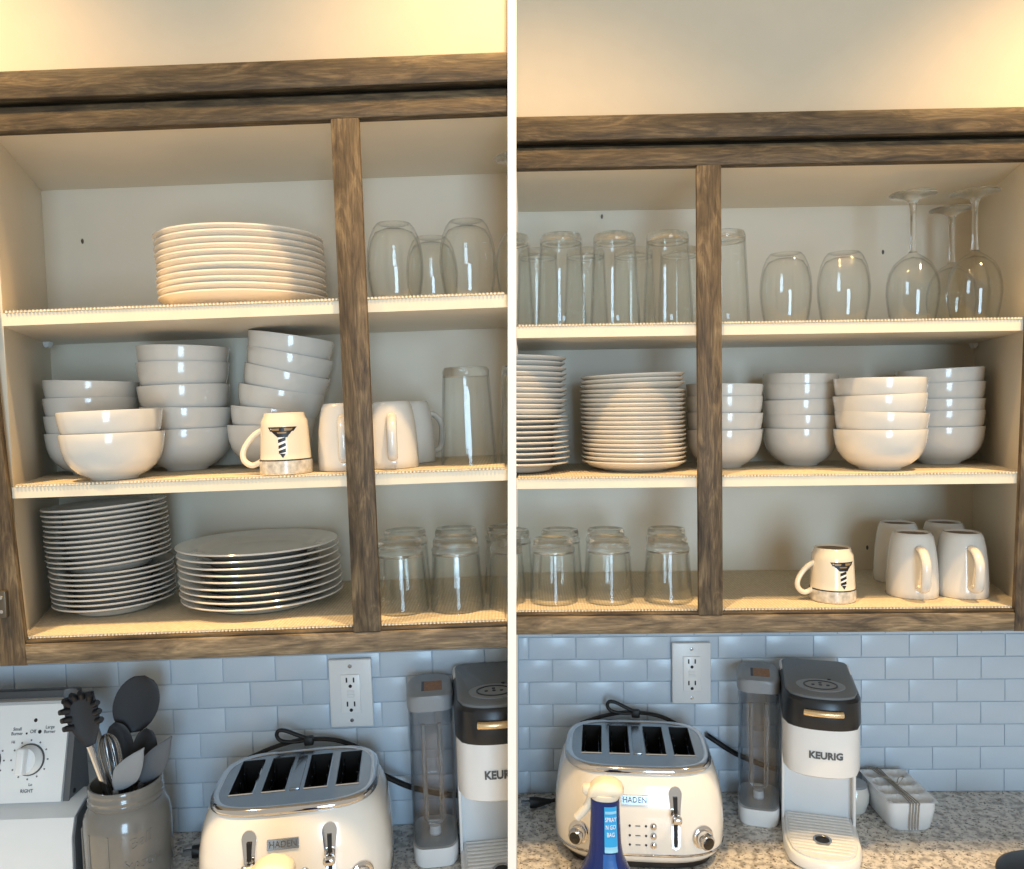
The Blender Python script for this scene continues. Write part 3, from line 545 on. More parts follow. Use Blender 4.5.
def toaster(U, u, v, rz, label):
    t = thing('toaster', label, 'toaster', loc(U, u, v, ZC, rz), 'four-slot toasters')
    part('body', B().loft([se(a, b, z) for z, a, b in TR], True, False), 'toaster_cream', t, 60)
    part('base', B().loft([se(0.118, 0.094, 0.0005), se(0.124, 0.100, 0.003), se(0.124, 0.100, 0.0105)]), 'black_plastic', t, 40)
    za, zb = 0.0265, 0.0315
    part('lower_trim', B().loft([se(t_ab(za)[0]+0.0002, t_ab(za)[1]+0.0002, za), se(t_ab(za)[0]+0.0016, t_ab(za)[1]+0.0016, za+0.001), se(t_ab(zb)[0]+0.0016, t_ab(zb)[1]+0.0016, zb-0.001), se(t_ab(zb)[0]+0.0002, t_ab(zb)[1]+0.0002, zb)], False, False), 'chrome', t, 60)
    part('top_rim', B().loft([se(0.1150, 0.089, 0.146), se(0.1225, 0.0965, 0.1462), se(0.1245, 0.0985, 0.149), se(0.1238, 0.0978, 0.1535), se(0.1205, 0.0945, 0.1568), se(0.1155, 0.0895, 0.1575), se(0.1125, 0.0865, 0.1555)], False, False), 'chrome', t, 60)
    # steel top with four real slots
    slots = [(-0.0785, 0.017), (-0.0310, 0.017), (0.0310, 0.017), (0.0785, 0.017)]; y0, y1 = -0.045, 0.066; zt = 0.1558
    b = B(); X0, X1, Y0, Y1 = -0.099, 0.099, -0.060, 0.074
    ring = se(0.1135, 0.0875, zt-0.0006, N=64); inner = []
    for x, y, z in ring:
        s = max(abs(x)/0.099, abs(y)/0.067); inner.append((x/s, (y/s)*1.0+0.007, zt))
    b.loft([ring, inner], False, False)
    xs = [X0] + [q for c, hw in slots for q in (c-hw, c+hw)] + [X1]
    for i in range(0, len(xs), 2): b.add([(xs[i], Y0, zt), (xs[i+1], Y0, zt), (xs[i+1], Y1, zt), (xs[i], Y1, zt)], [(0, 1, 2, 3)])
    for c, hw in slots:
        b.add([(c-hw, Y0, zt), (c+hw, Y0, zt), (c+hw, y0, zt), (c-hw, y0, zt)], [(0, 1, 2, 3)]); b.add([(c-hw, y1, zt), (c+hw, y1, zt), (c+hw, Y1, zt), (c-hw, Y1, zt)], [(0, 1, 2, 3)])
    tp = part('top_plate', b, 'steel', t, 30)
    for c, hw in slots:
        s = B(); z0, z1 = 0.085, zt+0.0006
        s.add([(c-hw, y0, z1), (c+hw, y0, z1), (c+hw, y1, z1), (c-hw, y1, z1), (c-hw, y0, z0), (c+hw, y0, z0), (c+hw, y1, z0), (c-hw, y1, z0)], [(4, 5, 6, 7), (0, 1, 5, 4), (1, 2, 6, 5), (2, 3, 7, 6), (3, 0, 4, 7)])
        sl = part('slot', s, 'slot_black', t, 0)
        wv = B()
        for dy in (-0.03, 0.0, 0.03, 0.05):
            for sx in (-1, 1): wv.tube([(c+sx*0.0125, dy+0.01, 0.09), (c+sx*0.0115, dy+0.01, 0.148)], 0.0007, 5)
        for zz in (0.112, 0.138):
            for sx in (-1, 1): wv.tube([(c+sx*0.0125, y0+0.002, zz), (c+sx*0.0125, y1-0.002, zz)], 0.0007, 5)
        part('guide_wires', wv, 'steel', sl)
        part('slot_collar', B().loft([[(c-hw-0.0012, y0-0.0012, zt+0.0001), (c+hw+0.0012, y0-0.0012, zt+0.0001), (c+hw+0.0012, y1+0.0012, zt+0.0001), (c-hw-0.0012, y1+0.0012, zt+0.0001)], [(c-hw, y0, zt+0.0014), (c+hw, y0, zt+0.0014), (c+hw, y1, zt+0.0014), (c-hw, y1, zt+0.0014)]], False, False), 'chrome', sl, 0)
    part('centre_ridge', B().rbox(-0.0075, 0.0075, y0, y1, zt-0.001, zt+0.0018, 0.001, 2), 'steel', tp)
    # levers
    for sx in (-0.056, 0.056):
        pl = [(0.0105*math.cos(q), 0.1225+0.0105*math.sin(q)) for q in [math.pi*k/10 for k in range(11)]] + [(-0.0078, 0.100), (-0.0062, 0.044), (0, 0.0405), (0.0062, 0.044), (0.0078, 0.100)]
        lt = part('lever_track', on_front(B().prism([(sx+x, y) for x, y in pl], lambda a, c: (a, c, 0.0002), lambda a, c: (a, c, 0.0022))), 'chrome', t, 40)
        part('lever_slit', on_front(B().prism([(sx-0.0028, 0.046), (sx+0.0028, 0.046), (sx+0.0032, 0.119), (sx-0.0032, 0.119)], lambda a, c: (a, c, 0.0015), lambda a, c: (a, c, 0.0045))), 'slot_black', lt)
        yy = t_front(sx, 0.094)
        lv = part('lever', B().tube([(sx, yy+0.004, 0.094), (sx, yy-0.012, 0.093)], 0.0035, 10), 'chrome', t, 50)
        part('lever_knob', B().rbox(sx-0.0088, sx+0.0088, yy-0.022, yy-0.010, 0.087, 0.099, 0.0045, 4), 'chrome', lv, 60)
    for sx in (-0.099, 0.099):
        yy = t_front(sx, 0.058); nx = 0.35*math.copysign(1, sx)
        def turn(x, y, z, sx=sx, yy=yy, nx=nx):
            c, s = math.cos(math.atan(nx)), math.sin(math.atan(nx)); return (sx + x*c + z*s, yy + x*s - z*c, 0.058 + y)
        rg = part('dial_ring', B().lathe([(0, -0.006), (0.0175, -0.006), (0.0178, 0.002), (0.0160, 0.0036), (0.0135, 0.004), (0, 0.004)], 32).move(turn), 'chrome', t, 50)
        part('dial', B().lathe([(0, 0.004), (0.0125, 0.004), (0.0118, 0.019), (0.0100, 0.0215), (0, 0.0218)], 28).move(turn), 'chrome', rg, 50)
        part('dial_cap', B().lathe([(0, 0.0219), (0.0092, 0.0217), (0.0075, 0.0225), (0, 0.0228)], 24).move(turn), 'black_gloss', rg)
    for zz in (0.075, 0.0605, 0.046):
        bt = part('button', on_front(B().lathe([(0, 0.0032), (0.0042, 0.003), (0.0052, 0.0018), (0.0055, 0), (0, 0)], 20).move(lambda x, y, z: (x+0.0205, y+zz, z))), 'chrome', t, 50)
        for dx in (-0.0175, 0.0085): part('indicator', on_front(B().lathe([(0, 0.0006), (0.0018, 0.0004), (0.0019, 0), (0, 0)], 12).move(lambda x, y, z: (x+dx, y+zz, z))), 'print_black', t)
        part('button_mark', on_front(B().box(-0.0085, -0.0005, zz-0.0007, zz+0.0007, 0.0001, 0.0004).move(lambda x, y, z: (x, y, z))), 'print_grey', t)
    bd = part('badge', on_front(B().prism([(-0.031, 0.1065), (-0.001+0.014, 0.1065), (0.013, 0.1195), (-0.031, 0.1195)], lambda a, c: (a, c, 0.0002), lambda a, c: (a, c, 0.0018))), 'steel', t, 0)
    part('lettering', on_front(text_b('HADEN', 0.0115, 0.0003).move(lambda x, y, z: (x*1.0-0.009, y+0.113, z+0.0021))), 'print_grey', bd, 0)
    for ch in t.children_recursive:
        for q in ch.data.vertices: q.co.y *= 1.05; q.co.z *= 1.06
    return t
def cord(b_pts, r, flat, parent, name='power_cord'):
    return part(name, B().tube(smooth_path(b_pts, 8), r, 8, flat=flat), 'plug_black', parent, 60)
tl_ = toaster(UL, -0.148, 0.146, 8, 'cream retro four-slot toaster with chrome trim, in the left kitchen bay')
tr_ = toaster(UR, -0.0960, 0.146, -5, 'cream retro four-slot toaster with chrome trim, behind the blue spray bottle')
for t in (tl_, tr_):
    cord([(-0.100, 0.122, 0.148), (-0.060, 0.123, 0.162), (-0.02, 0.122, 0.171), (0.01, 0.121, 0.172), (0.05, 0.121, 0.166), (0.09, 0.123, 0.146), (0.115, 0.123, 0.120)], 0.0052, 0.7, t)
    cord([(0.012, 0.115, 0.172), (-0.012, 0.116, 0.182), (-0.034, 0.117, 0.192), (-0.046, 0.117, 0.193), (-0.049, 0.117, 0.184), (-0.040, 0.116, 0.175), (-0.015, 0.115, 0.1725), (0.012, 0.114, 0.176)], 0.0042, 0.8, t, 'cord_loop')
    part('cord_tie', B().rbox(-0.004, 0.012, 0.108, 0.122, 0.165, 0.180, 0.003, 2), 'plug_black', t)
def plug(U, u, v, rz, label, tail):
    t = thing('plug', label, 'plug', loc(U, u, v, ZC, rz), 'loose plugs')
    part('plug_body', B().loft([[(x, y*q, 0.011 + z*q) for y, z in [(0.009, 0), (0.0065, 0.0075), (0, 0.010), (-0.0065, 0.0075), (-0.009, 0), (-0.0065, -0.0075), (0, -0.010), (0.0065, -0.0075)]] for x, q in [(0, 1.0), (0.010, 1.05), (0.022, 0.8), (0.032, 0.55), (0.040, 0.45)]]), 'plug_black', t, 50)
    for dy in (-0.005, 0.005): part('prong', B().box(-0.016, 0.001, dy-0.0007, dy+0.0007, 0.008, 0.014), 'steel', t)
    part('cord', B().tube(smooth_path([(0.039, 0, 0.011)] + tail, 6), 0.0036, 8), 'plug_black', t, 60)
plug(UL, -0.350, 0.215, 12, 'black plug lying on the worktop between crock and toaster', [(0.055, 0.003, 0.014), (0.075, 0.012, 0.022)])
plug(UR, -0.285, 0.240, 8, 'black plug lying on worktop left of the right toaster', [(0.055, 0.0, 0.014), (0.080, 0.006, 0.020)])

# ------------------------------------------------------------------ capsule coffee makers with side tank
def plan(a, y_front, y_back, bulge, z, N=17, r=0.012, sx=0):
    o = []
    for k in range(N):
        x = -a + 2*a*k/(N-1); q = min(1, abs(x)/a); o.append((x+sx, y_front + bulge*(1-(1-q**2.3)**(1/2.3)), z))
    for k in range(5):
        g = math.pi/2*k/4; o.append((sx + a-r+r*math.cos(g), y_back-r+r*math.sin(g), z))
    for k in range(5):
        g = math.pi/2*(1+k/4); o.append((sx - a+r+r*math.cos(g), y_back-r+r*math.sin(g), z))
    return o
def coffee(U, u, v, rz, label, cl=None, tall=1.17):
    t = thing('coffee_maker', label, 'coffee maker', loc(U, u, v, ZC, rz), 'capsule coffee makers')
    A = 0.0615
    part('foot', B().loft([plan(A-0.003, -0.132, 0.110, 0.062, 0.0005), plan(A, -0.135, 0.112, 0.062, 0.004), plan(A, -0.135, 0.112, 0.062, 0.016), plan(A-0.002, -0.133, 0.111, 0.062, 0.019)]), 'white_plastic', t, 40)
    tray = part('drip_tray', B().loft([plan(A-0.006, -0.128, 0.030, 0.058, 0.0185, r=0.002), plan(A-0.006, -0.128, 0.030, 0.058, 0.0225, r=0.002)]), 'cool_white_plastic', t, 30)
    for k in range(13):
        y = -0.110 + k*0.0102; q = min(1.0, max(0.12, (y+0.127)/0.055)); hw = (A-0.010)*(1-(1-min(1, q))**2.3)**(1/2.3)
        part('grille_bar', B().rbox(-hw, hw, y-0.0022, y+0.0022, 0.0222, 0.0245, 0.0008, 1), 'white_plastic', tray)
    part('drain_ring', B().lathe([(0.0105, 0.0240), (0.0150, 0.0240), (0.0150, 0.0262), (0.0135, 0.0266), (0.0118, 0.0258), (0.0105, 0.0245)], 28, True, (0, -0.072, 0)), 'steel', tray, 50)
    part('drain_hole', B().lathe([(0, 0.0248), (0.0112, 0.0248), (0.0112, 0.0252), (0, 0.0252)], 24, c=(0, -0.072, 0)), 'slot_black', tray)
    part('column', B().rbox(-A, A, 0.040, 0.112, 0.012, 0.236, 0.006, 3), 'white_plastic', t, 40)
    for sx in (-1, 1): part('side_fin', B().rbox(sx*(A-0.0025)-0.0025, sx*(A-0.0025)+0.0025, 0.0, 0.06, 0.014, 0.20, 0.002, 2), 'white_plastic', t, 40)
    part('inner_panel', B().rbox(-A+0.004, A-0.004, 0.018, 0.042, 0.018, 0.14, 0.002, 2), 'cool_white_plastic', t, 40)
    part('head', B().loft([plan(A-0.006, -0.083, 0.10, 0.040, 0.1335), plan(A-0.001, -0.089, 0.10, 0.042, 0.1370), plan(A, -0.090, 0.10, 0.042, 0.144), plan(A, -0.090, 0.10, 0.042, 0.205)]), 'white_plastic', t, 40)
    part('band', B().loft([plan(A+0.0005, -0.0905, 0.10, 0.042, 0.2045), plan(A+0.0015, -0.0925, 0.10, 0.042, 0.208), plan(A+0.0005, -0.0905, 0.10, 0.042, 0.243), plan(A-0.003, -0.087, 0.10, 0.042, 0.247)]), 'charcoal_band', t, 40)
    lid = part('lid', B().loft([plan(A-0.004, -0.0855, 0.110, 0.042, 0.246), plan(A-0.004, -0.0855, 0.110, 0.042, 0.250), plan(A-0.0065, -0.082, 0.108, 0.041, 0.2525)]), 'slate_lid', t, 40)
    part('rear_cap', B().rbox(-A, A, 0.060, 0.113, 0.234, 0.2505, 0.006, 3), 'white_plastic', t, 40)
    part('button_pad', B().lathe([(0, 0.2524), (0.040, 0.2524), (0.040, 0.2535), (0, 0.2537)], 36, c=(0, -0.035, 0)).move(lambda x, y, z: (x, -0.035+(y+0.035)*0.8, z)), 'grey_lid', lid)
    part('brew_ring', B().lathe([(0.0255, 0.2536), (0.0280, 0.2536), (0.0280, 0.2544), (0.0255, 0.2544)], 32, True, (0, -0.035, 0)).move(lambda x, y, z: (x, -0.035+(y+0.035)*0.8, z)), 'charcoal_band', lid)
    for dx, dy in ((-0.012, -0.035), (0.0, -0.035), (0.012, -0.035), (0.0, -0.025), (0.017, -0.002)): part('button', B().lathe([(0, 0.2545), (0.0028, 0.2543), (0.003, 0.253), (0, 0.253)], 14, c=(dx, dy, 0)), 'charcoal_band', lid)
    yf = lambda x: -0.090 + 0.042*(1-(1-min(1, abs(x)/A)**2.3)**(1/2.3))
    hn = B()
    hn.tube([(x, yf(x)-0.007, 0.230) for x in [(-0.030+0.060*k/14) for k in range(15)]], 0.0052, 10, flat=0.9)
    part('lid_handle', hn, 'pale_gold', t, 50, label='shiny pale metal lift handle')
    part('lettering', text_b('KEURIG', 0.0135, 0.0004, off=0.0005).move(lambda x, y, z: (x*1.15+0.004, yf(x*1.15+0.004)-0.0008-z, y+0.168)), 'print_grey', t, 0)
    # tank
    tx, hw, ya, yb = -0.1005, 0.0365, -0.008, 0.100
    def rr(h, z, i=0.0): return se(h-i, (yb-ya)/2-i, z, 4.5, 48, tx, (ya+yb)/2)
    tb = part('tank_base', B().loft([rr(hw-0.003, 0.0005), rr(hw, 0.004), rr(hw, 0.027), rr(hw-0.002, 0.030)]), 'white_plastic', t, 40)
    tk = part('water_tank', B().loft([rr(hw-0.001, 0.030), rr(hw-0.0005, 0.034), rr(hw-0.0005, 0.227), rr(hw-0.0025, 0.227), rr(hw-0.0025, 0.034)], False, True), 'tank_plastic', t, 40)
    fr = B(); xo, yo = tx, ya+0.016
    fr.tube([(xo-0.013, yo, 0.205), (xo-0.013, yo, 0.072), (xo-0.009, yo, 0.066), (xo+0.009, yo, 0.066), (xo+0.013, yo, 0.072), (xo+0.013, yo, 0.205)], 0.0038, 8)
    part('tank_handle', fr, 'glass_solid', tk, 50); part('filter_holder', B().lathe([(0, 0.160), (0.010, 0.160), (0.012, 0.175), (0.010, 0.198), (0, 0.200)], 20, c=(xo, yo+0.012, 0)), 'tank_plastic', tk, 50)
    part('valve', B().lathe([(0, 0.032), (0.010, 0.032), (0.009, 0.046), (0, 0.048)], 18, c=(xo, yo+0.03, 0)), 'cool_white_plastic', tk, 50)
    tlid = part('tank_lid', B().loft([rr(hw+0.0008, 0.225), rr(hw+0.0015, 0.227), rr(hw+0.0015, 0.2395), rr(hw-0.002, 0.2435), rr(hw-0.008, 0.2445)]), 'grey_lid', t, 50)
    part('sticker', B().box(tx-0.009, tx+0.020, 0.018, 0.062, 0.2444, 0.2449), 'sticker_brown', tlid, label='brown care sticker')
    part('sticker_edge', B().box(tx-0.0135, tx-0.009, 0.018, 0.062, 0.2444, 0.2450), 'print_black', tlid)
    part('cord', B().tube(smooth_path([(tx-0.095, 0.085, 0.120), (tx-0.05, 0.098, 0.088), (tx-0.02, 0.107, 0.072), (tx+0.02, 0.108, 0.060), (tx+0.06, 0.1175, 0.050)], 8), 0.0050, 8), 'plug_black', t, 60)
    for ch in t.children_recursive:
        for q in ch.data.vertices:
            if q.co.z > 0.125: q.co.z = 0.125 + (q.co.z-0.125)*tall
    if cl: clip(t, cl)
    return t
coffee(UR, 0.2240, 0.152, -15, 'white single-cup coffee maker with clear side tank, standing whole beside the egg tray')
coffee(UL, 0.160, 0.1815, 6, 'white single-cup coffee maker with clear tank, half cut off by the seam panel', 'left', 1.27)

# ------------------------------------------------------------------ egg tray tied with twine, small jar, black lid
def egg_tray(U, u, v, rz, label):
    t = thing('egg_tray', label, 'egg tray', loc(U, u, v, ZC, rz))
    hw, hd, h = 0.044, 0.066, 0.054
    NX, NY = 24, 40; V = []; F = []
    def top(x, y):
        cx = min(abs(x-c) for c in (-0.021, 0.021)); cy = min(abs(y-c) for c in (-0.0485, -0.0162, 0.0162, 0.0485)); d2 = (cx/0.0175)**2 + (cy/0.0140)**2
        return h - (0.017*math.sqrt(max(0, 1-d2)))
    bd = B().loft([se(hw-0.010, hd-0.010, 0.0005, 6, 48), se(hw-0.006, hd-0.006, 0.006, 6, 48), se(hw, hd, 0.040, 6, 48), se(hw, hd, h, 6, 48)], True, False)
    for j in range(NY+1):
        for i in range(NX+1):
            x, y = -1+2*i/NX, -1+2*j/NY
            xx, yy = x*hw*(1-0.012*y**8), y*hd*(1-0.012*x**8)
            V.append((xx, yy, top(xx, yy)))
    for j in range(NY):
        for i in range(NX): a = j*(NX+1)+i; F.append((a, a+1, a+NX+2, a+NX+1))
    part('tray', bd, 'cool_white_plastic', t, 50); part('cups', B().add(V, F), 'cool_white_plastic', t, 60)
    for dx, k in ((-0.012, 0), (-0.007, 1), (-0.002, 2), (0.003, 3)):
        s = 0.0022
        pts = [(dx-0.010, hd+s, 0.006), (dx-0.012, hd+s, h-0.004), (dx-0.008, hd-0.003, h+s), (dx-0.003*k+0.002, 0.01, h+s+0.001*(k % 2)), (dx+0.003, -hd+0.003, h+s), (dx+0.004, -hd-s, h-0.004), (dx+0.003, -hd-s, 0.030), (dx+0.004, -hd+0.004-s, 0.006)]
        part('twine', B().tube(smooth_path(pts, 5), 0.0010, 6), 'twine', t, 60)
    for sgn in (-1, 1):
        pts = [(0.000, -0.005, h+0.004), (sgn*0.012, 0.004, h+0.012), (sgn*0.020, 0.018, h+0.009), (sgn*0.012, 0.020, h+0.005), (0, 0.0, h+0.005)]
        part('twine_bow', B().tube(smooth_path(pts, 6), 0.0009, 6), 'twine', t, 60)
egg_tray(UR, 0.389, 0.212, 0, 'white egg tray tied with twine, right of the right coffee maker')
t = thing('jar', 'small white lidded jar half hidden between coffee maker and egg tray', 'jar', loc(UR, 0.318, 0.232, ZC))
part('body', B().lathe([(0, 0), (0.020, 0), (0.022, 0.003), (0.0265, 0.020), (0.0270, 0.034), (0.0240, 0.044), (0.0225, 0.047), (0, 0.047)], 32), 'porcelain', t, 50)
part('lid', B().lathe([(0, 0.0472), (0.0235, 0.0472), (0.0235, 0.051), (0.016, 0.055), (0.006, 0.0565), (0.006, 0.060), (0, 0.061)], 32), 'grey_lid', t, 50)
t = thing('pan_lid', 'black rounded lid at the far right corner of the worktop', 'lid', loc(UR, 0.540, 0.005, ZC))
part('dome', B().lathe([(0.078, 0.0005), (0.080, 0.002), (0.079, 0.005), (0.066, 0.014), (0.04, 0.022), (0.012, 0.0255), (0, 0.0255), (0, 0.0225), (0.04, 0.019), (0.065, 0.011), (0.076, 0.003)], 44), 'black_plastic', t, 50)
part('knob', B().lathe([(0, 0.025), (0.008, 0.025), (0.007, 0.034), (0.014, 0.038), (0.013, 0.045), (0, 0.047)], 24), 'black_gloss', t, 50)

# ------------------------------------------------------------------ spray bottles
def spray(U, u, v, rz, label):
    t = thing('spray_bottle', label, 'spray bottle', loc(U, u, v, ZC, rz), 'blue spray bottles')
    RB = [(0.0005, 0.043, 0.026), (0.005, 0.046, 0.028), (0.06, 0.047, 0.029), (0.085, 0.043, 0.0275), (0.105, 0.033, 0.025), (0.122, 0.0250, 0.0215), (0.140, 0.0222, 0.0190), (0.185, 0.0205, 0.0175), (0.206, 0.0205, 0.0175)]
    part('bottle', B().loft([se(a, b, z, 2.6, 48) for z, a, b in RB]), 'bottle_blue', t, 60)
    def ab(z):
        for (z0, a0, b0), (z1, a1, b1) in zip(RB[:-1], RB[1:]):
            if z <= z1: f = (z-z0)/(z1-z0); return a0+(a1-a0)*f, b0+(b1-b0)*f
        return RB[-1][1:]
    def yf(x, z): a, b = ab(z); return -b*(1-min(0.999, abs(x)/a)**2.6)**(1/2.6)
    def wrap(b, e=0.0004): return b.move(lambda x, y, z: (x, yf(x, y)-e-z, y))
    def strip(z0, z1, f0, f1, n=14, m=8):
        b = B()
        for k in range(n):
            za, zb = z0+(z1-z0)*k/n, z0+(z1-z0)*(k+1)/n
            for i in range(m):
                P = lambda q, z: (ab(z)[0]*(f0+(f1-f0)*q/m), z, 0)
                b.add([P(i, za), P(i+1, za), P(i+1, zb), P(i, zb)], [(0, 1, 2, 3)])
        return b
    lb = part('label', wrap(strip(0.137, 0.200, -0.02, 0.80)), 'label_blue', t, 60)
    part('label_foot', wrap(strip(0.02, 0.134, -0.10, 0.62)), 'label_mid', t, 60)
    part('label_stripe', wrap(strip(0.190, 0.194, 0.04, 0.78, 1), 0.0007), 'label_pale', lb, 60); part('label_stripe', wrap(strip(0.136, 0.144, 0.0, 0.78, 2), 0.0007), 'label_pale', lb, 60)
    for i, s in enumerate(('SPRAY', 'N GO', 'BAG')): part('lettering', wrap(text_b(s, 0.0088, 0.0001).move(lambda x, y, z: (x*0.62+0.0084, y+0.182-i*0.0105, z)), 0.0009), 'print_white', lb, 0)
    part('collar', B().loft([se(0.0190, 0.0165, 0.2055, 2.4, 36), se(0.0200, 0.0175, 0.207, 2.4, 36), se(0.0205, 0.0175, 0.2135, 2.4, 36)]), 'trigger_cream', t, 50)
    hd = [(-0.025, 0.2085), (-0.0225, 0.220), (-0.014, 0.2285), (0.000, 0.2325), (0.014, 0.2300), (0.0235, 0.2240), (0.0265, 0.2165), (0.023, 0.2125)]
    part('spray_head', B().loft([[(x*q, y, 0.2225+(z-0.2225)*q2) for x, z in hd] for y, q, q2 in ((-0.0160, 0.72, 0.70), (-0.013, 0.93, 0.93), (-0.008, 1, 1), (0.008, 1, 1), (0.013, 0.93, 0.93), (0.0160, 0.72, 0.70))]), 'trigger_cream', t, 60)
    part('nozzle', B().tube([(-0.020, 0, 0.216), (-0.029, 0, 0.215), (-0.031, 0, 0.2145)], [0.0085, 0.0082, 0.006], 16), 'trigger_cream', t, 50)
    part('trigger', B().tube(smooth_path([(-0.019, 0, 0.211), (-0.021, 0, 0.200), (-0.026, 0, 0.190), (-0.036, 0, 0.178), (-0.041, 0, 0.173)], 5), [0.0060]*10+[0.0062]*5+[0.0060]*5+[0.004], 12), 'trigger_cream', t, 60)
spray(UR, -0.178, -0.130, -8, 'dark blue spray bottle with cream trigger before the right toaster')
spray(UL, -0.082, -0.205, 4, 'cream spray trigger head poking up in front of left toaster')

# ------------------------------------------------------------------ stove
t = thing('stove', 'white stove back panel with round control knobs beside the grey crock', 'stove', loc(UL, -0.012, 0, 0))
sl = lambda w: 0.150 + (w+0.627)*0.30          # the console face leans back
pf = lambda u, w, e=0.0: (u, sl(w)-e, w)
part('console', B().prism([(sl(-0.627), -0.627), (sl(-0.486), -0.486), (sl(-0.484)+0.004, -0.4825), (0.212, -0.482), (0.212, -0.60), (0.212, -0.627)], lambda a, c: (-0.86, a, c), lambda a, c: (-0.5135, a, c)), 'stove_enamel', t, 30)
part('console_end', B().prism([(sl(-0.627)+0.006, -0.627), (sl(-0.488)+0.003, -0.488), (0.213, -0.484), (0.218, -0.70), (0.15, -0.74)], lambda a, c: (-0.5135, a, c), lambda a, c: (-0.5035, a, c)), 'stove_side', t, 30)
part('vent_strip', B().rbox(-0.86, -0.512, 0.2120, 0.228, -0.52, -0.470, 0.003, 2), 'stove_vent', t)
part('backguard', B().prism([(0.115, -0.768), (0.118, -0.67), (0.128, -0.642), (sl(-0.627)+0.010, -0.6275), (0.20, -0.6275), (0.20, -0.768)], lambda a, c: (-0.86, a, c), lambda a, c: (-0.4810, a, c)), 'stove_enamel', t, 30)
part('backguard_end', B().prism([(0.119, -0.768), (0.122, -0.67), (0.132, -0.642), (sl(-0.627)+0.014, -0.6295), (0.20, -0.6295), (0.20, -0.768)], lambda a, c: (-0.4812, a, c), lambda a, c: (-0.4780, a, c)), 'stove_side', t, 30)
part('cooktop', B().rbox(-0.86, -0.4965, -0.34, 0.20, -0.800, -0.7665, 0.006, 3), 'stove_enamel', t)
part('screw', B().lathe([(0, 0.002), (0.0035, 0.0012), (0.004, 0), (0, 0)], 12).move(lambda x, y, z: (-0.5035+z, 0.172+x, -0.620+y)), 'slot_black', t)
def knob(u, w0):
    def tr(x, y, z): ang = math.atan(0.30); return (u+x, sl(w0) - z*math.cos(ang) + y*math.sin(ang), w0 + y*math.cos(ang) + z*math.sin(ang))
    k = part('knob', B().lathe([(0, 0), (0.0225, 0), (0.0225, 0.004), (0.0205, 0.007), (0.0185, 0.016), (0, 0.017)], 32).move(tr), 'stove_enamel', t, 40)
    part('grip', B().rbox(-0.0065, 0.0065, -0.020, 0.020, 0.014, 0.028, 0.003, 3).move(tr), 'stove_enamel', k, 40)
    part('skirt_ring', B().lathe([(0.0225, 0), (0.0245, 0), (0.0240, 0.002), (0.0225, 0.002)], 32, True).move(tr), 'stove_vent', k, 40)
    for n_, a in enumerate(range(-150, 181, 30)):
        g = R(a+90); part('tick', B().box(-0.0011, 0.0011, 0.028, 0.0305, 0.0002, 0.0005).move(lambda x, y, z: (x*math.cos(g-R(90))-y*math.sin(g-R(90)), x*math.sin(g-R(90))+y*math.cos(g-R(90)), z)).move(tr), 'print_grey', t, 0)
    return tr
for ku in (-0.570, -0.640): TRK = knob(ku, -0.566)
def mark(s, u, w0, size):
    part('lettering', text_b(s, size, 0.0002).move(lambda x, y, z: pf(u+x, w0+y, 0.0006+z)), 'print_grey', t, 0)
for s, u, w0, sz in (('Small\nBurner', -0.5945, -0.5245, 0.0066), ('Off', -0.5690, -0.5255, 0.0075), ('Large\nBurner', -0.5420, -0.5230, 0.0066), ('RIGHT', -0.5690, -0.6105, 0.0070), ('Hi', -0.5990, -0.540, 0.006), ('Lo', -0.5640, -0.6015, 0.006)): mark(s, u, w0, sz)
for u, w0, r in ((-0.5665, -0.5090, 0.0028), (-0.5580, -0.5260, 0.0028), (-0.5790, -0.5280, 0.0015)):
    part('burner_mark', B().lathe([(0, 0.0006), (r, 0.0004), (r, 0), (0, 0)], 12).move(lambda x, y, z: pf(u+x, w0+y, z+0.0002)), 'print_black', t, 0)

# ------------------------------------------------------------------ utensil crock and utensils
CU, CV = -0.4210, 0.150
t = thing('utensil_crock', 'grey glazed mason jar crock holding utensils beside the stove', 'crock', loc(UL, CU, CV, ZC))
pr = [(0, 0.001), (0.054, 0.001), (0.060, 0.004), (0.0645, 0.012), (0.066, 0.03), (0.0665, 0.105), (0.064, 0.122), (0.0575, 0.1335), (0.0545, 0.137), (0.0560, 0.1395), (0.0575, 0.142), (0.0555, 0.1445), (0.0550, 0.147), (0.0572, 0.150), (0.0572, 0.1525), (0.0552, 0.155), (0.0560, 0.160), (0.0562, 0.165), (0.0548, 0.1672), (0.0522, 0.1668), (0.0515, 0.160), (0.0515, 0.135), (0.058, 0.118), (0.0605, 0.10), (0.0605, 0.012), (0, 0.010)]
part('jar', B().lathe([(a*0.965, b) for a, b in pr], 56), 'crock_glaze', t, 60)
def emboss(b, a0): return b.move(lambda x, y, z: ((0.0643+z)*math.sin(x/0.0643+a0), -(0.0643+z)*math.cos(x/0.0643+a0), y))
for s, sz, z, dx in (('Ball', 0.024, 0.094, 0.0), ('MASON', 0.0155, 0.058, 0.003), ('JAR', 0.0145, 0.040, 0.002)):
    part('lettering', emboss(text_b(s, sz, 0.0009).move(lambda x, y, q: (x+dx, y+z+(x*0.25 if s == 'Ball' else 0), q)), R(42)), 'crock_glaze', t, 0, label='raised lettering')
part('underline', emboss(B().prism([(-0.024, 0.066), (0.026, 0.084), (0.026, 0.0855), (-0.024, 0.0680)], lambda a, c: (a, c, -0.0005), lambda a, c: (a, c, 0.0009)), R(42)), 'crock_glaze', t, 0)
for a in (-60, -30, 0): part('panel_rib', emboss(B().box(-0.0012, 0.0012, 0.012, 0.108, -0.001, 0.0007), R(a)), 'crock_glaze', t, 0)
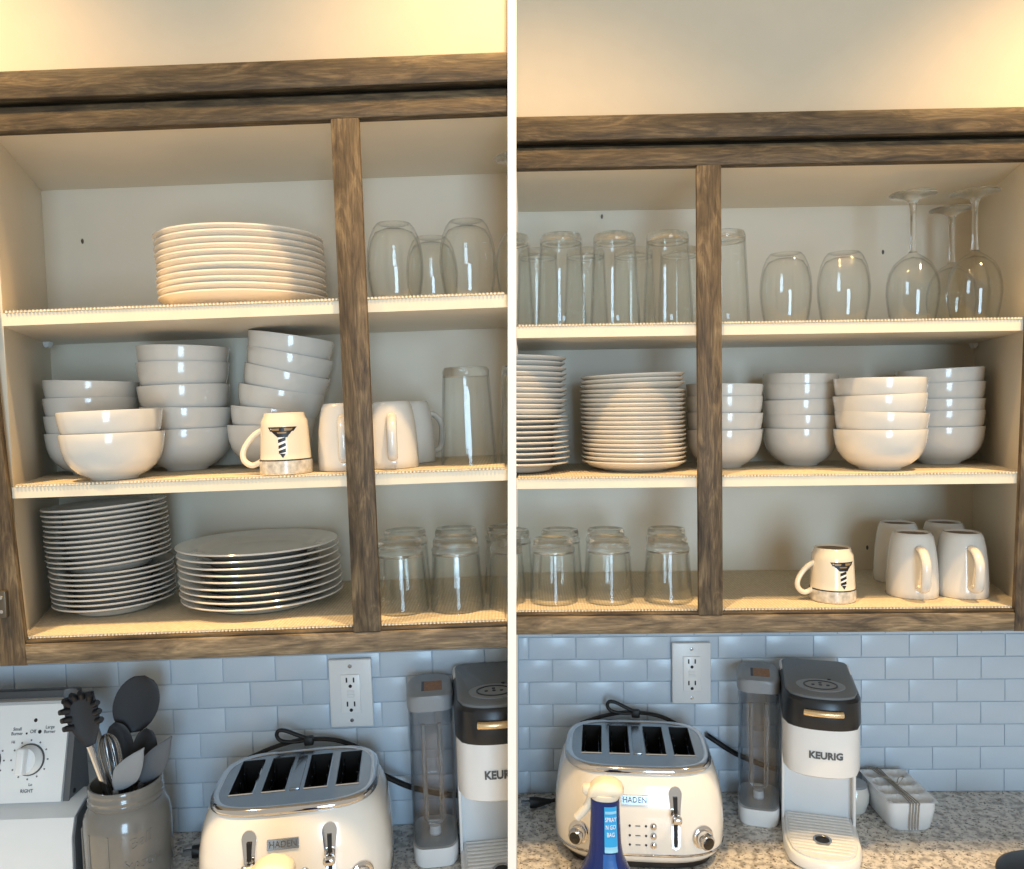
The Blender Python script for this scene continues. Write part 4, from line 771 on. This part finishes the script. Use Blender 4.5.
def uten(name, label, at): return thing(name, label, 'utensil', loc(UL, at[0], at[1], at[2]), 'utensils in the grey crock')
def P3(p, at): return (p[0]-at[0], p[1]-at[1], p[2]-at[2])
def leaf(b, c, d, n, length, width, thick, prof, cup=0.0, k=14):
    """a flat utensil head: c base, d direction, n facing; prof(f) gives half-width 0..1"""
    d = Vector(d).normalized(); n = Vector(n); n = (n - n.dot(d)*d).normalized(); s = d.cross(n); rings = []
    for i in range(k+1):
        f = i/k; wd = max(0.02, prof(f))*width; ring = []
        for j in range(12):
            g = 2*math.pi*j/12; x = wd*math.cos(g); y = thick*math.sin(g)*(0.4+0.6*prof(f)) - cup*(prof(f)-(x/width)**2)
            ring.append(Vector(c) + d*(f*length) + s*x + n*y)
        rings.append(ring)
    return b.loft(rings)
oval = lambda f: math.sqrt(max(0, 1-(2*f-1)**2))
base = (CU, CV, ZC+0.013)
FR = (0.25, -1, 0.1)
def stick(name, label, low, hb, tip, mh, mt, head, rad=0.0048):
    q = uten(name, label, low); part('handle', B().tube([P3(low, low), P3(hb, low)], rad, 10), mh, q, 50); head(q, low, Vector(P3(hb, low)), Vector(P3(tip, low))); return q
def h_pasta(q, low, a, b):
    d = (b-a); L = d.length
    hd = part('head', leaf(B(), a, d, FR, L*0.95, 0.0240, 0.0032, lambda f: 0.25+0.75*math.sin(min(1, f*1.15+0.05)*math.pi*0.62), 0.006), 'black_silicone', q, 60)
    s = d.normalized().cross(Vector(FR).normalized())
    for k, (f, e) in enumerate([(0.42, -1), (0.58, -1), (0.74, -1), (0.88, -0.75), (0.95, -0.25), (0.95, 0.25), (0.88, 0.75), (0.74, 1), (0.58, 1), (0.42, 1)]):
        p = a + d*f*0.98 + s*e*0.0215; o = (s*e*0.5 + d.normalized()*(0.9 if f > 0.85 else 0.15)).normalized()
        part('tooth', B().tube([p - o*0.005, p + o*0.003 + Vector((0.001, -0.003, 0)), p + o*0.006 + Vector((0.001, -0.007, 0))], [0.0052, 0.0050, 0.0040], 8), 'black_silicone', hd, 50)
stick('pasta_server', 'black toothed pasta server with chrome handle in the crock', (CU+0.012, CV-0.010, ZC+0.03), (-0.462, 0.128, -0.530), (-0.476, 0.126, -0.446), 'chrome', None, h_pasta, 0.0055)
def h_oval(wd, m, cup=0.006): 
    def h(q, low, a, b): part('head', leaf(B(), a, b-a, FR, (b-a).length, wd, 0.0028, oval, cup, 18), m, q, 60)
    return h
stick('spoon', 'large black round serving spoon, tallest in the crock', (CU-0.012, CV+0.010, ZC+0.03), (-0.432, 0.186, -0.536), (-0.404, 0.196, -0.446), 'black_silicone', None, h_oval(0.0345, 'black_silicone'))
stick('spoon', 'black spoon lower left behind the large round spoon', (CU+0.02, CV-0.005, ZC+0.03), (-0.428, 0.168, -0.590), (-0.445, 0.172, -0.512), 'black_silicone', None, h_oval(0.020, 'black_silicone'))
stick('spoon', 'black spoon lower right below the large round spoon', (CU-0.02, CV-0.005, ZC+0.03), (-0.400, 0.165, -0.598), (-0.393, 0.168, -0.522), 'black_silicone', None, h_oval(0.019, 'black_silicone'))
stick('spoon', 'grey spoon at the back, leaning over the stove', (CU+0.035, CV-0.02, ZC+0.02), (-0.495, 0.200, -0.515), (-0.541, 0.206, -0.468), 'grey_silicone', None, h_oval(0.016, 'dark_grey_silicone'))
spp = lambda f: (f/0.35)**0.5*0.95 if f < 0.35 else max(0.05, 0.95*(1-((f-0.35)/0.65)**1.7))
def h_spat(m):
    def h(q, low, a, b): part('head', leaf(B(), a, b-a, (0.35, -1, 0.15), (b-a).length, 0.0205, 0.0032, spp, 0.0, 18), m, q, 60)
    return h
stick('spatula', 'pale grey pointed spatula at the front of the crock', (CU-0.01, CV-0.012, ZC+0.03), (-0.420, 0.116, -0.596), (-0.371, 0.112, -0.530), 'grey_silicone', None, h_spat('grey_silicone'), 0.004)
stick('spatula', 'darker grey pointed spatula leaning right in the crock', (CU-0.01, CV+0.004, ZC+0.03), (-0.395, 0.146, -0.600), (-0.345, 0.150, -0.529), 'dark_grey_silicone', None, h_spat('dark_grey_silicone'), 0.004)
low = (CU+0.01, CV+0.0, ZC+0.03); q = uten('whisk', 'wire balloon whisk in the middle of the crock', low)
part('handle', B().tube([(0, 0, 0), Vector(P3((-0.430, 0.150, -0.640), low))], 0.006, 10), 'steel', q, 50)
a = Vector(P3((-0.430, 0.150, -0.640), low)); d = Vector((-0.018, 0.0, 0.118)); s = d.normalized().cross(Vector((0, -1, 0))); n = Vector((0, -1, 0))
for k in range(5):
    g = math.pi*k/5; e = s*math.cos(g) + n*math.sin(g); pts = [a]
    for j in range(1, 24): f = j/24; x = math.sin(math.pi*f)**0.8*0.024*(1 if f < 0.5 else 1); hgt = math.sin(math.pi*f)**0.55; pts.append(a + d*hgt + e*(0.024*math.cos(math.pi*f)*(hgt**0.8)))
    part('wire', B().tube(pts + [a], 0.0011, 6), 'steel', q, 60)
